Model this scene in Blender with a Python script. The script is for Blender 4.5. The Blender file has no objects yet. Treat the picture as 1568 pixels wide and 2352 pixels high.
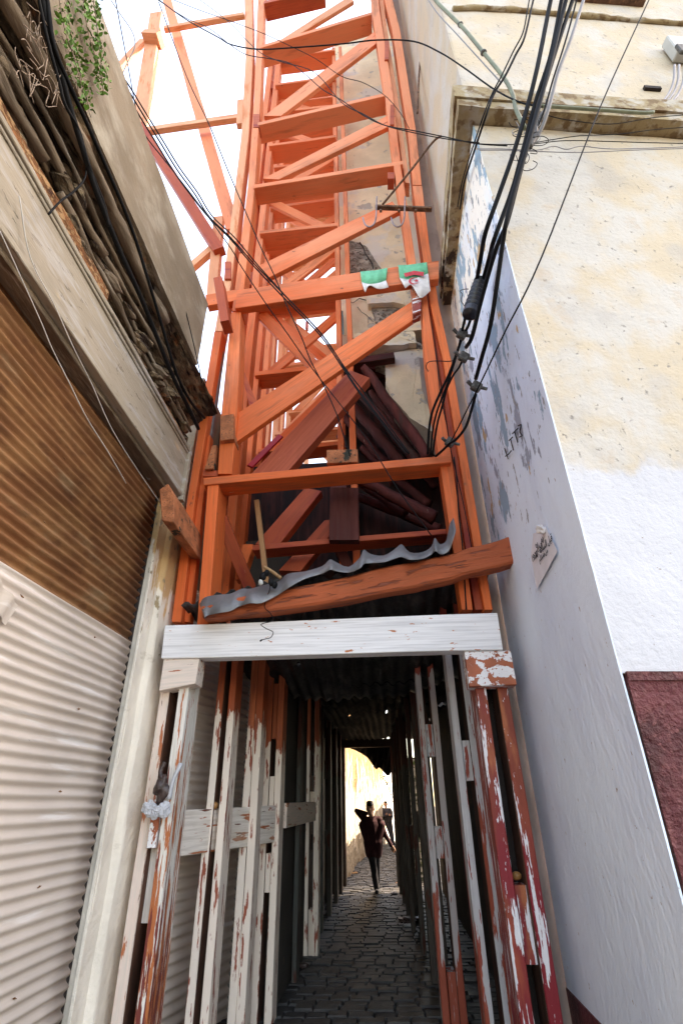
import bpy, bmesh, math, random
from mathutils import Vector, Matrix, noise
random.seed(7)
SC=bpy.context.scene; COL=SC.collection
# ---------------------------------------------------------------- camera (solved from the vanishing points)
F=1194.; P0=math.radians(29.3); YAW=math.radians(4.26); ROLL=math.radians(-0.86); H=1.6
def ray(x,y):
    a=(x-784)/F; b=(1176-y)/F; c,s=math.cos(ROLL),math.sin(ROLL)
    a,b=a*c-b*s, a*s+b*c
    fw=math.cos(P0)-b*math.sin(P0); up=math.sin(P0)+b*math.cos(P0)
    return Vector((a*math.cos(YAW)-fw*math.sin(YAW), a*math.sin(YAW)+fw*math.cos(YAW), up))
def A(x,y,Y=4.2): r=ray(x,y); r=r*(Y/r.y); return Vector((r.x,r.y,r.z+H))      # point on the plane y=Y
def AX(x,y,X): r=ray(x,y); r=r*(X/r.x); return Vector((r.x,r.y,r.z+H))          # point on the plane x=X
FD=Vector((math.cos(math.radians(8.4)),math.sin(math.radians(8.4)),0)); FN=Vector((-FD.y,FD.x,0)); FC=Vector((1.09,2.56,0))
def AF(x,y,off=0):                                                               # point on the facing wall
    r=ray(x,y); k=(FN.dot(FC)-off)/FN.dot(r); r=r*k; return Vector((r.x,r.y,r.z+H))
cam=bpy.data.objects.new('camera',bpy.data.cameras.new('camera')); COL.objects.link(cam); SC.camera=cam
fwd=ray(784,1176).normalized(); upv=(ray(784,1076)-ray(784,1176)).normalized(); rt=fwd.cross(upv).normalized(); upv=rt.cross(fwd)
cam.matrix_world=Matrix.Translation((0,0,H))@Matrix((rt,upv,-fwd)).transposed().to_4x4()
cam.data.sensor_fit='VERTICAL'; cam.data.sensor_height=36; cam.data.sensor_width=24; cam.data.lens=36*F/2352; cam.data.clip_end=600; cam.data.clip_start=.05
# ---------------------------------------------------------------- object helpers
def tag(o,label=None,cat=None,group=None,kind=None):
    for k,v in (('label',label),('category',cat),('group',group),('kind',kind)):
        if v: o[k]=v
    return o
def empty(name,loc,label,cat,group=None,kind=None):
    o=bpy.data.objects.new(name,None); COL.objects.link(o); o.location=loc; o.empty_display_size=.2
    return tag(o,label,cat,group,kind)
def link(name,bm,mat,parent=None,smooth=False,mtx=None):
    me=bpy.data.meshes.new(name); bm.normal_update(); bm.to_mesh(me); bm.free()
    for m in (mat if isinstance(mat,(list,tuple)) else [mat]): me.materials.append(m)
    if smooth:
        for p in me.polygons: p.use_smooth=True
    o=bpy.data.objects.new(name,me); COL.objects.link(o)
    if mtx is None: mtx=Matrix.Identity(4)
    if parent:
        o.parent=parent; o.matrix_basis=Matrix.Translation(-world_loc(parent))@mtx if parent.type=='EMPTY' or not parent.get('_m') else mtx
        if parent.type!='EMPTY': o.matrix_basis=WM[parent.name].inverted()@mtx
    else: o.matrix_basis=mtx
    WM[o.name]=mtx
    return o
WM={}
def world_loc(o): return Vector(o.location)
def loft(bm,secs,ch=.005,closed=True):
    """secs: list of 4 corner points each; chamfered rectangular section"""
    rings=[]
    for s in secs:
        ring=[]
        for i in range(4):
            p=s[i]; a=s[i-1]; b=s[(i+1)%4]
            da=(a-p); db=(b-p); k=min(ch,da.length*.3,db.length*.3)
            ring.append(bm.verts.new(p+da.normalized()*k)); ring.append(bm.verts.new(p+db.normalized()*k))
        rings.append(ring)
    for r0,r1 in zip(rings,rings[1:]):
        for i in range(8):
            j=(i+1)%8; bm.faces.new((r0[i],r0[j],r1[j],r1[i]))
    bm.faces.new(rings[0][::-1]); bm.faces.new(rings[-1])
def jit(amp,f=3.): return Vector((noise.noise(Vector((random.random()*99,0,0))),noise.noise(Vector((0,random.random()*99,0))),0))*amp
def frame(p0,p1,yh=Vector((0,1,0))):
    z=(p1-p0).normalized(); x=yh.cross(z).normalized(); y=z.cross(x)
    m=Matrix((x,y,z)).transposed().to_4x4(); m.translation=p0; return m
def timber(name,p0,p1,w,t,mat,parent=None,yh=(0,1,0),warp=.004,ch=.005,n=None):
    p0=Vector(p0); p1=Vector(p1); L=(p1-p0).length; m=frame(p0,p1,Vector(yh)); n=n or max(2,int(L/.35))
    bm=bmesh.new(); secs=[]; sd=random.random()*100
    for i in range(n+1):
        z=L*i/n; wx=noise.noise(Vector((sd,z*1.1,0)))*warp*2; wy=noise.noise(Vector((0,z*1.1,sd)))*warp; k=1+noise.noise(Vector((z*3,sd,5)))*.03
        secs.append([Vector((sx*w/2*k+wx,sy*t/2+wy,z)) for sx,sy in ((-1,-1),(1,-1),(1,1),(-1,1))])
    loft(bm,secs,ch); bmesh.ops.recalc_face_normals(bm,faces=bm.faces[:])
    return link(name,bm,mat,parent,mtx=m)
def qplank(name,px,Y,t,mat,parent=None,warp=.003,ch=.005):
    """px: TL,TR,BR,BL of the face toward the camera; the length runs from the TL-BL end to the TR-BR end"""
    c=[A(*p,Y) for p in px]; return qworld(name,c,t,mat,parent,warp,ch)
def qworld(name,c,t,mat,parent=None,warp=.003,ch=.005,back=Vector((0,1,0))):
    p0=(c[0]+c[3])/2; p1=(c[1]+c[2])/2; m=frame(p0,p1); mi=m.inverted(); L=(p1-p0).length; n=max(2,int(L/.35))
    bm=bmesh.new(); secs=[]; sd=random.random()*100
    for i in range(n+1):
        k=i/n; a=c[0].lerp(c[1],k); b=c[3].lerp(c[2],k); w=Vector((noise.noise(Vector((sd,k*L,0))),noise.noise(Vector((k*L,sd,0))),noise.noise(Vector((0,sd,k*L)))))*warp
        secs.append([mi@(q+w) for q in (a,b,b+back*t,a+back*t)])
    loft(bm,secs,ch); bmesh.ops.recalc_face_normals(bm,faces=bm.faces[:])
    return link(name,bm,mat,parent,mtx=m)
def slat(name,ctr,Y,t,mat,parent):
    """ctr: rows of (xl,xr,y) pixel triples from bottom to top -> one upright board following them"""
    pts=[(A(a,y,Y),A(b,y,Y)) for a,b,y in ctr]
    p0=(pts[0][0]+pts[0][1])/2; p1=(pts[-1][0]+pts[-1][1])/2; m=frame(p0,p1); mi=m.inverted()
    bm=bmesh.new(); secs=[]
    for (l0,r0),(l1,r1) in zip(pts,pts[1:]):
        n=max(1,int((l1-l0).length/.5))
        for i in range(n): k=i/n; secs.append((l0.lerp(l1,k),r0.lerp(r1,k)))
    secs.append(pts[-1]); B=Vector((0,t,0))
    loft(bm,[[mi@q for q in (l,r,r+B,l+B)] for l,r in secs]); bmesh.ops.recalc_face_normals(bm,faces=bm.faces[:])
    return link(name,bm,mat,parent,mtx=m)
def box(bm,lo,hi,bev=0):
    r=bmesh.ops.create_cube(bm,size=1); lo=Vector(lo); hi=Vector(hi)
    for v in r['verts']: v.co=Vector([ (lo[i]+hi[i])/2+v.co[i]*(hi[i]-lo[i]) for i in range(3)])
    if bev: bmesh.ops.bevel(bm,geom=list({e for v in r['verts'] for e in v.link_edges}),offset=bev,segments=1,affect='EDGES')
def catmull(pts,n=6):
    P=[Vector(p) for p in pts]; P=[P[0]*2-P[1]]+P+[P[-1]*2-P[-2]]; out=[]
    for i in range(1,len(P)-2):
        for j in range(n):
            t=j/n; a,b,c,d=P[i-1],P[i],P[i+1],P[i+2]
            out.append(.5*((2*b)+(c-a)*t+(2*a-5*b+4*c-d)*t*t+(3*b-a-3*c+d)*t**3))
    out.append(P[-2]); return out
def tube(bm,pts,r,seg=8,rough=0,mi=0):
    n=len(pts); prev=None; rings=[]; up=Vector((.13,.2,.97)); sd=random.random()*50
    for i,p in enumerate(pts):
        d=(pts[min(i+1,n-1)]-pts[max(i-1,0)]).normalized()
        x=d.cross(up if prev is None else prev); 
        if x.length<1e-4: x=d.cross(Vector((1,0,0)))
        x.normalize(); y=x.cross(d); prev=y
        rr=r[i] if isinstance(r,(list,tuple)) else r
        rings.append([bm.verts.new(p+(x*math.cos(a)+y*math.sin(a))*rr*(1+rough*noise.noise(Vector((p.x*7+a*.6,p.y*7,p.z*7+sd))))) for a in [2*math.pi*k/seg for k in range(seg)]])
    for r0,r1 in zip(rings,rings[1:]):
        for k in range(seg): f=bm.faces.new((r0[k],r0[(k+1)%seg],r1[(k+1)%seg],r1[k])); f.material_index=mi
    bm.faces.new(rings[0][::-1]).material_index=mi; bm.faces.new(rings[-1]).material_index=mi
def tubeobj(name,pts,r,mat,parent=None,seg=8,n=6,rough=0,**kw):
    bm=bmesh.new(); tube(bm,catmull(pts,n),r,seg,rough); bmesh.ops.recalc_face_normals(bm,faces=bm.faces[:])
    o=link(name,bm,mat,parent,smooth=True)
    return tag(o,**kw) if kw else o
def panel(name,p0,p1,z0,z1,mat,parent,thick=.12,inner=None,step=.12,amp=.006,z0b=None,top=None):
    """upright wall slab from p0 to p1 (xy), its visible face on the p0->p1 line, thickness behind; face gently uneven"""
    p0=Vector((*p0,0)); p1=Vector((*p1,0)); d=p1-p0; nrm=Vector(inner).normalized() if inner else Vector((-d.y,d.x,0)).normalized()
    nu=max(1,min(90,int(d.length/step))); nv=max(1,min(110,int((z1-z0)/step))); bm=bmesh.new(); g=[]
    for i in range(nu+1):
        row=[]
        for j in range(nv+1):
            zt=z1 if top is None else top(i/nu)
            q=p0+d*(i/nu)+Vector((0,0,z0+(zt-z0)*j/nv)); k=noise.noise(q*1.3)*amp+noise.noise(q*5.1)*amp*.5
            row.append(bm.verts.new(q-nrm*k))
        g.append(row)
    for i in range(nu):
        for j in range(nv): bm.faces.new((g[i][j],g[i+1][j],g[i+1][j+1],g[i][j+1]))
    bd=[e for e in bm.edges if len(e.link_faces)==1]
    r=bmesh.ops.extrude_edge_only(bm,edges=bd); vs=[v for v in r['geom'] if isinstance(v,bmesh.types.BMVert)]
    for v in vs: v.co+=nrm*thick
    be=[e for e in bm.edges if len(e.link_faces)==1]; bmesh.ops.holes_fill(bm,edges=be)
    bmesh.ops.recalc_face_normals(bm,faces=bm.faces[:])
    return link(name,bm,mat,parent)
# ---------------------------------------------------------------- materials
class N:
    def __init__(s,name):
        s.m=bpy.data.materials.new(name); s.m.use_nodes=True; s.t=s.m.node_tree; s.t.nodes.clear()
        s.out=s.n('ShaderNodeOutputMaterial'); s.b=s.n('ShaderNodeBsdfPrincipled'); s.l(s.b.outputs[0],s.out.inputs[0])
    def n(s,k,**a):
        x=s.t.nodes.new(k)
        for q,v in a.items(): setattr(x,q,v)
        return x
    def l(s,a,b): s.t.links.new(a,b)
    def vec(s,scale,world=False,rnd=True):
        if world: src=s.n('ShaderNodeNewGeometry').outputs['Position']
        else: src=s.n('ShaderNodeTexCoord').outputs['Object']
        if rnd and not world:
            o=s.n('ShaderNodeObjectInfo'); ad=s.n('ShaderNodeVectorMath',operation='ADD'); mu=s.n('ShaderNodeMath',operation='MULTIPLY'); mu.inputs[1].default_value=37.
            s.l(o.outputs['Random'],mu.inputs[0]); s.l(src,ad.inputs[0]); s.l(mu.outputs[0],ad.inputs[1]); src=ad.outputs[0]
        mp=s.n('ShaderNodeMapping'); mp.inputs['Scale'].default_value=scale; s.l(src,mp.inputs[0]); return mp.outputs[0]
    def noise(s,vec,sc=1,det=6,rough=.55,dist=0):
        x=s.n('ShaderNodeTexNoise'); x.inputs['Scale'].default_value=sc; x.inputs['Detail'].default_value=det; x.inputs['Roughness'].default_value=rough; x.inputs['Distortion'].default_value=dist
        s.l(vec,x.inputs['Vector']); return x.outputs['Fac']
    def rng(s,v,a,b,c=0,d=1,smooth=True):
        x=s.n('ShaderNodeMapRange'); x.interpolation_type='SMOOTHSTEP' if smooth else 'LINEAR'
        for i,q in zip((1,2,3,4),(a,b,c,d)): x.inputs[i].default_value=q
        s.l(v,x.inputs[0]); return x.outputs[0]
    def math(s,op,a,b):
        x=s.n('ShaderNodeMath',operation=op)
        for i,q in enumerate((a,b)):
            if isinstance(q,(int,float)): x.inputs[i].default_value=q
            else: s.l(q,x.inputs[i])
        return x.outputs[0]
    def mix(s,f,a,b):
        x=s.n('ShaderNodeMix',data_type='RGBA')
        if isinstance(f,(int,float)): x.inputs[0].default_value=f
        else: s.l(f,x.inputs[0])
        for i,q in ((6,a),(7,b)):
            if isinstance(q,tuple): x.inputs[i].default_value=(*q,1)
            else: s.l(q,x.inputs[i])
        return x.outputs[2]
    def pos(s,axis):
        x=s.n('ShaderNodeSeparateXYZ'); s.l(s.n('ShaderNodeNewGeometry').outputs['Position'],x.inputs[0]); return x.outputs[axis]
def weather(name,base,var=.12,vscale=(3,3,3),layers=(),rough=.8,bump=.3,bscale=(30,30,30),bdist=.01,world=False,metal=0,grain=None,coarse=None,spec=.3):
    """layers: dict(c=color, s=scale, t=threshold, w=softness, z=(z0,z1,a,b) height bias, h=relief)"""
    s=N(name); v=s.vec(vscale,world); nz=s.noise(v,1,5)
    lo=tuple(max(0,c*(1-var*1.6)) for c in base); hi=tuple(min(1,c*(1+var)) for c in base)
    col=s.mix(s.rng(nz,.3,.7),lo,hi); hgt=s.noise(s.vec(bscale,world),1,6,.6)
    if grain and not world:
        oi=s.n('ShaderNodeObjectInfo').outputs['Random']; col=s.mix(s.rng(oi,.0,1.,0,.55),col,(base[0]*.8,base[1]*.62,base[2]*.6)); oj=s.math('FRACT',s.math('MULTIPLY',oi,7.31),0.); col=s.mix(s.rng(oj,.55,1.,0,.35),col,(min(1,base[0]*1.05),min(1,base[1]*1.4+.03),min(1,base[2]*1.6+.03)))
    if grain:
        g=s.noise(s.vec(grain,world),1,4,.6); col=s.mix(s.rng(g,.35,.75),col,tuple(c*.72 for c in base)); hgt=s.math('ADD',s.math('MULTIPLY',hgt,.4),g)
    if coarse: hgt=s.math('ADD',hgt,s.math('MULTIPLY',s.noise(s.vec(coarse[0],world),1,5),coarse[1]))
    for L in layers:
        f=s.noise(s.vec(L['s'],world),1,L.get('d',8),L.get('r',.6),L.get('dist',0))
        if 'z' in L:
            z=L['z']; f=s.math('ADD',f,s.rng(s.pos(L.get('ax',2)),z[0],z[1],z[2],z[3],False))
        m=s.rng(f,L['t']-L.get('w',.01),L['t']+L.get('w',.01))
        if 'k' in L: m=s.math('MULTIPLY',m,L['k'])
        col=s.mix(m,col,L['c'])
        if L.get('h'): hgt=s.math('ADD',hgt,s.math('MULTIPLY',m,L['h']))
    s.l(col,s.b.inputs['Base Color']); s.b.inputs['Roughness'].default_value=rough; s.b.inputs['Metallic'].default_value=metal; s.b.inputs['Specular IOR Level'].default_value=spec
    if bump:
        b=s.n('ShaderNodeBump'); b.inputs['Strength'].default_value=bump; b.inputs['Distance'].default_value=bdist; s.l(hgt,b.inputs['Height']); s.l(b.outputs[0],s.b.inputs['Normal'])
    return s.m
OR=(.84,.175,.048); ORD=(.5,.1,.035); RED=(.3,.035,.025); WHT=(.78,.77,.76); TER=(.42,.13,.06)
M={}
G=(60,60,2.2)
M['orange']=weather('orange_painted_timber',OR,.13,(2,2,1),[dict(c=(.92,.385,.22),s=(2,2,.6),t=.5,w=.25,z=(5,12,-.3,.25),k=.6),dict(c=(.45,.1,.035),s=(14,14,1.5),t=.66,w=.06),dict(c=(.72,.34,.2),s=(22,22,6),t=.73,w=.01),dict(c=(.14,.05,.03),s=(14,14,7),t=.70,w=.02,k=.8),dict(c=(.3,.1,.05),s=(5,5,.8),t=.6,w=.08,k=.5)],.62,.35,(40,40,6),.006,grain=G)  # first layer pales with height: flare over the upper tower put into the colour
M['orange_pale']=weather('pale_orange_timber',(.9,.43,.25),.12,(2,2,1),[dict(c=(.62,.2,.08),s=(10,10,1.5),t=.6,w=.08)],.7,.35,(40,40,6),.006,grain=G)  # paler copy of the orange for high and rear members
M['orange_deep']=weather('deep_red_orange_timber',(.52,.105,.045),.16,(2,2,1),[dict(c=(.3,.04,.03),s=(8,8,1.5),t=.6,w=.08),dict(c=(.6,.24,.16),s=(26,26,6),t=.72,w=.01)],.6,.35,(40,40,6),.006,grain=G)
M['old_orange']=weather('cracked_orange_log',(.5,.12,.045),.2,(2,2,1),[dict(c=(.25,.07,.04),s=(22,22,2.4),t=.6,w=.03,h=-.6),dict(c=(.55,.5,.48),s=(18,18,5),t=.72,w=.01),dict(c=(.07,.04,.03),s=(40,40,1.8),t=.68,w=.015,h=-1)],.7,.9,(30,30,5),.012,grain=G)
M['white_post']=weather('peeling_white_paint_timber',(.9,.79,.69),.07,(3,3,1),[dict(c=(.46,.14,.06),s=(20,20,2.6),t=.60,w=.008,h=-.5),dict(c=(.17,.05,.03),s=(34,34,3),t=.65,w=.01,h=-.7),dict(c=(.6,.5,.38),s=(5,5,1.2),t=.6,w=.1,k=.5)],.6,.4,(40,40,5),.006,grain=(60,60,3))
M['white_worn']=weather('worn_white_over_orange_timber',(.86,.8,.7),.07,(3,3,1),[dict(c=(.5,.15,.055),s=(30,30,2.4),t=.53,w=.01,h=-.5,z=(.6,2.4,.07,-.06)),dict(c=(.2,.04,.03),s=(44,44,3),t=.60,w=.01,h=-.6,z=(.6,2.4,.08,-.1))],.6,.5,(40,40,5),.007,grain=(60,60,3))
M['beam_white']=weather('white_painted_beam',(.86,.86,.87),.03,(3,3,1),[dict(c=(.5,.17,.07),s=(30,30,9),t=.67,w=.006,h=-.5,z=(-1.7,.9,0,.02),ax=0),dict(c=(.55,.52,.5),s=(60,60,2),t=.68,w=.02,k=.5)],.55,.35,(50,50,4),.005,grain=(70,70,2))
M['red_block']=weather('red_block_with_white_remains',(.42,.12,.06),.2,(3,3,3),[dict(c=(.8,.79,.8),s=(14,14,9),t=.5,w=.008,h=.5),dict(c=(.42,.12,.06),s=(60,60,40),t=.6,w=.01)],.55,.4,(40,40,9),.006)
M['red_post']=weather('red_timber_with_white_remains',(.36,.07,.04),.25,(3,3,.8),[dict(c=(.26,.02,.03),s=(4,4,1.2),t=.52,w=.08,z=(.8,2.2,.1,-.12)),dict(c=(.46,.14,.06),s=(4,4,.9),t=.6,w=.06),dict(c=(.78,.77,.8),s=(24,24,2.4),t=.56,w=.008,h=.5),dict(c=(.72,.71,.76),s=(60,60,14),t=.65,w=.01,h=.3)],.5,.45,(40,40,5),.006,grain=G)
def passage(name,wz):
    return weather(name,(.5,.115,.045),.15,(2,2,1),[dict(c=(.88,.75,.64),s=(13,13,2.5),t=.5,w=.01,z=(wz-.5,wz+.4,.5,-.5),h=.4),dict(c=(.36,.09,.05),s=(24,24,3),t=.59,w=.01,h=-.4)],.6,.4,(40,40,5),.006,grain=G)
M['passage']=passage('dipped_white_post',2.35); M['passage_low']=passage('dipped_white_post_low',2.1)
M['deep_shade']=weather('shade_dark_passage_timber',(.10,.088,.075),.2,(3,3,1),[dict(c=(.09,.03,.02),s=(12,12,2),t=.5,w=.02,z=(2,2.6,-.1,.4)),dict(c=(.07,.05,.04),s=(9,9,2),t=.56,w=.05)],.7,.4,(40,40,5),.006,grain=G)  # darker copy for the deep portals; the passage's shade is in the colour
M['shade_beam']=weather('shade_dark_beam',(.035,.02,.016),.2)  # crossbeam painted almost black for the shade deep inside
M['passage_r']=weather('right_passage_post',(.6,.59,.6),.1,(3,3,1),[dict(c=(.34,.07,.04),s=(11,11,1.),t=.56,w=.012,z=(.2,1.8,.1,-.06),h=-.4),dict(c=(.3,.05,.035),s=(12,12,2.4),t=.5,w=.01,z=(2.55,3.1,-.5,.5)),dict(c=(.3,.06,.04),s=(26,26,3),t=.6,w=.01)],.6,.4,(40,40,5),.006,grain=G)
M['black_gap']=weather('dark_void',(.03,.022,.02),.2)
M['endgrain']=weather('end_grain_timber',(.42,.14,.06),.25,(9,9,9),[dict(c=(.16,.07,.04),s=(60,8,60),t=.6,w=.03),dict(c=(.03,.03,.02),s=(6,6,6),t=.64,w=.03)],.8,.8,(60,10,60),.01)
M['rawwood']=weather('raw_timber',(.45,.25,.12),.2,(4,4,1),[dict(c=(.25,.13,.07),s=(40,40,3),t=.6,w=.04)],.8,.6,(40,40,5),.008,grain=G)
M['maroon']=weather('maroon_painted_log',(.11,.022,.018),.45,(4,4,1),[dict(c=(.5,.38,.3),s=(14,14,3),t=.69,w=.012,h=-.4),dict(c=(.06,.025,.02),s=(8,8,1),t=.6,w=.05)],.8,.9,(30,30,4),.01,grain=(40,40,3))
M['corr_white']=weather('painted_corrugated_iron',(.61,.52,.455),.05,(2,2,2),[dict(c=(.52,.44,.36),s=(3,1,9),t=.64,w=.05,k=.6),dict(c=(.2,.1,.06),s=(20,7,24),t=.745,w=.012),dict(c=(.8,.76,.73),s=(3,.8,12),t=.62,w=.06,k=.7)],.5,.25,(40,12,40),.004,world=True)
M['corr_rust']=weather('rusted_corrugated_iron',(.2,.082,.034),.12,(2,1.5,2),[dict(c=(.38,.2,.085),s=(4,2.5,6),t=.52,w=.14,k=.4),dict(c=(.08,.03,.015),s=(9,6,14),t=.6,w=.09,k=.45),dict(c=(.34,.25,.15),s=(3,1.4,5),t=.64,w=.08,k=.5)],.85,.5,(60,20,60),.006,world=True)
M['corr_dark']=weather('dim_corrugated_iron',(.16,.13,.1),.2,(3,3,3),world=True)
M['board']=weather('peeling_cream_board',(.33,.275,.21),.1,(2,.8,3),[dict(c=(.25,.2,.15),s=(30,7,26),t=.63,w=.012,h=-1),dict(c=(.4,.36,.32),s=(8,1.5,12),t=.57,w=.06),dict(c=(.42,.5,.52),s=(5,3,9),t=.68,w=.03,k=.6),dict(c=(.62,.42,.22),s=(4,2,6),t=.7,w=.05,k=.6)],.7,.8,(60,8,60),.006,world=True)
M['fascia']=weather('stained_render',(.24,.185,.13),.14,(1.5,1,1.5),[dict(c=(.38,.33,.26),s=(1.6,1.1,2.4),t=.55,w=.09),dict(c=(.2,.15,.1),s=(3,2,2),t=.58,w=.08,k=.8),dict(c=(.26,.19,.13),s=(5,5,5),t=.72,w=.02)],.9,.6,(25,25,25),.01,world=True)
M['rotten']=weather('rotten_masonry',(.24,.17,.11),.4,(6,4,6),[dict(c=(.4,.31,.21),s=(12,3,14),t=.56,w=.05,h=.5),dict(c=(.05,.03,.022),s=(14,2.4,16),t=.56,w=.04,h=-1),dict(c=(.27,.1,.04),s=(6,3,8),t=.62,w=.05)],.95,1,(35,20,35),.03,world=True)
M['oldpole']=weather('grey_brown_poles',(.2,.145,.1),.25,(8,2,8),[dict(c=(.33,.27,.21),s=(20,2,20),t=.6,w=.06),dict(c=(.12,.08,.05),s=(10,3,10),t=.62,w=.05),dict(c=(.36,.42,.44),s=(9,3,9),t=.72,w=.02)],.8,.8,(40,8,40),.012,world=True)
M['ruststeel']=weather('flaking_rust',(.3,.12,.05),.4,(10,6,10),[dict(c=(.46,.26,.13),s=(30,16,30),t=.52,w=.04,h=.6),dict(c=(.1,.04,.025),s=(20,10,20),t=.62,w=.03,h=-.6)],.95,1,(60,40,60),.012,world=True)
M['pilaster']=weather('cream_pilaster_plaster',(.84,.76,.65),.07,(3,3,2),[dict(c=(.62,.4,.2),s=(6,6,1.6),t=.56,w=.03,z=(2.4,3.4,-.28,.16)),dict(c=(.36,.27,.16),s=(14,14,8),t=.66,w=.03,z=(2.,4,-.1,.08),h=-.5),dict(c=(.45,.5,.5),s=(10,10,9),t=.68,w=.02,z=(2.,4,-.2,.03)),dict(c=(.5,.42,.33),s=(3,3,6),t=.68,w=.04,k=.6)],.85,.9,(22,22,22),.012,world=True)
M['strip']=weather('lavender_white_plaster',(.76,.85,1.0),.06,(1.2,1.2,.7),[
  dict(c=(.88,.84,.78),s=(1.6,1.6,.5),t=.56,w=.1,z=(4,6.5,-.3,.12)),
  dict(c=(.33,.36,.44),s=(6,5,2.),t=.63,w=.012,z=(2.9,3.7,-.3,.03),h=-.7),
  dict(c=(.30,.43,.54),s=(5,4.4,1.6),t=.615,w=.01,z=(2.9,3.7,-.3,.04),h=-.9),
  dict(c=(.60,.42,.25),s=(6,5,2.4),t=.68,w=.01,z=(2.9,3.6,-.3,.05),h=-.6),
  dict(c=(.36,.36,.38),s=(18,14,5),t=.68,w=.008,z=(2.6,3.4,-.2,.05),h=-.8),
  dict(c=(.45,.36,.34),s=(26,26,16),t=.69,w=.008,h=-.4)],.75,.7,(24,24,14),.012,world=True,coarse=((9,9,4),1.0))
M['facing']=weather('cream_facade_render',(.555,.555,.585),.03,(1.2,1.2,1.2),[
  dict(c=(0.560,0.462,0.341),s=(1.2,1.2,.9),t=.5,w=.05,z=(2.35,4.2,-.42,.42)),
  dict(c=(0.547,0.509,0.460),s=(1.7,1.7,1.5),t=.52,w=.09,z=(2.9,3.3,-.6,0)),
  dict(c=(0.430,0.396,0.363),s=(2.4,2.4,2.1),t=.58,w=.1,z=(2.9,3.3,-.6,0),h=-.2,k=.55),
  dict(c=(0.547,0.370,0.209),s=(3.4,3.4,3.0),t=.645,w=.06,z=(2.9,3.3,-.6,0),k=.35),
  dict(c=(0.299,0.271,0.244),s=(22,22,17),t=.66,w=.05,z=(2.9,3.3,-.6,0),h=-.5),
  dict(c=(0.326,0.264,0.223),s=(40,40,40),t=.70,w=.008,h=-.4)],.85,.8,(26,26,26),.01,world=True,coarse=((5,5,5),.7))
M['dado']=weather('maroon_roughcast',(.13,.028,.032),.3,(6,6,6),[dict(c=(.2,.06,.06),s=(30,30,30),t=.6,w=.06)],.55,1,(26,26,26),.05,world=True)
M['cornice']=weather('mouldy_cornice',(.44,.4,.34),.1,(2,2,2),[dict(c=(.34,.26,.15),s=(5,5,6),t=.47,w=.08),dict(c=(.2,.13,.07),s=(7,7,8),t=.54,w=.06),dict(c=(.05,.03,.02),s=(9,7,9),t=.62,w=.04,z=(2.9,4.2,-.2,.14),ax=1)],.9,.7,(30,30,30),.01,world=True)
M['retface']=weather('grey_brown_reveal',(.34,.28,.26),.1,(2,2,2),[dict(c=(.24,.2,.19),s=(5,5,2),t=.6,w=.08)],.8,.3,(30,30,30),.006,world=True)  # grey-brown puts the shade on the reveal into its base colour
M['ruin']=weather('cream_ruin_plaster',(.82,.68,.5),.1,(1.5,1.5,1.5),[dict(c=(.68,.62,.56),s=(1.3,1.3,1.5),t=.56,w=.04),dict(c=(.5,.45,.4),s=(3.5,3.5,3.5),t=.64,w=.012,h=-.8),dict(c=(.14,.11,.09),s=(9,9,4),t=.735,w=.01,h=-1)],.9,.9,(25,25,25),.012,world=True)
M['rubble']=weather('crumbled_masonry',(.42,.37,.32),.3,(8,8,8),[dict(c=(.2,.16,.13),s=(16,16,16),t=.56,w=.04,h=-1)],.95,1,(40,40,40),.03,world=True)
M['brownboard']=weather('brown_boarding',(.2,.14,.1),.2,(3,3,3),rough=.7,world=True)
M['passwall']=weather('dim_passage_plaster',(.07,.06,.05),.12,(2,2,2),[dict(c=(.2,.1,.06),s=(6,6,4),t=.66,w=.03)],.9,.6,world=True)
M['farwall']=weather('sunlit_limewash',(.6,.51,.4),.1,(3,3,1),[dict(c=(.3,.18,.08),s=(5,5,1.2),t=.54,w=.05,z=(1.2,3.2,-.15,.2)),dict(c=(.62,.5,.34),s=(12,12,6),t=.66,w=.03,h=-.6),dict(c=(.4,.3,.2),s=(5,5,5),t=.6,w=.05,z=(0,.5,.15,-.3))],.9,1,(16,16,16),.03,world=True)
M['farwhite']=weather('far_white_wall',(.86,.86,.84),.03,world=True)
M['rubblestone']=weather('dry_stone',(.5,.48,.44),.3,(9,9,9),[dict(c=(.08,.09,.06),s=(9,9,12),t=.52,w=.03,h=-1),dict(c=(.12,.2,.06),s=(5,5,5),t=.6,w=.03)],.9,1,(30,30,30),.03,world=True)
M['greysheet']=weather('galvanised_sheet',(.19,.19,.195),.1,(5,5,5),[dict(c=(.5,.2,.15),s=(14,14,14),t=.76,w=.006),dict(c=(.25,.24,.24),s=(6,6,6),t=.62,w=.05)],.5,.3,(40,40,40),.005,metal=.3)
M['blacksheet']=weather('shade_black_sheet',(.008,.008,.009),.3,(4,4,4),[dict(c=(.02,.02,.02),s=(5,5,5),t=.6,w=.05)],.8,.6,(14,14,14),.02,world=True,spec=.1)  # near-black so the inner roof looks unlit; its shade is in the colour
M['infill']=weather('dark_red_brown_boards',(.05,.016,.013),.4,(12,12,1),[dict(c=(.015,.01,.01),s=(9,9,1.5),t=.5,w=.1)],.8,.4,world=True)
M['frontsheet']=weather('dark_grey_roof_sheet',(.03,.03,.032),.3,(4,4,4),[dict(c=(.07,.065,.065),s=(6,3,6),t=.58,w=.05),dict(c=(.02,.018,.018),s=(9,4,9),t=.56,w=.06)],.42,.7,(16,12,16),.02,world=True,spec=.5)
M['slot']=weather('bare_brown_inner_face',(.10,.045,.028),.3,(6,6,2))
M['cable']=weather('black_cable',(.006,.006,.007),.1,rough=.65,bump=0,spec=.15)
M['cable_grey']=weather('grey_cable',(.25,.24,.25),.1,rough=.5,bump=0)
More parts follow.
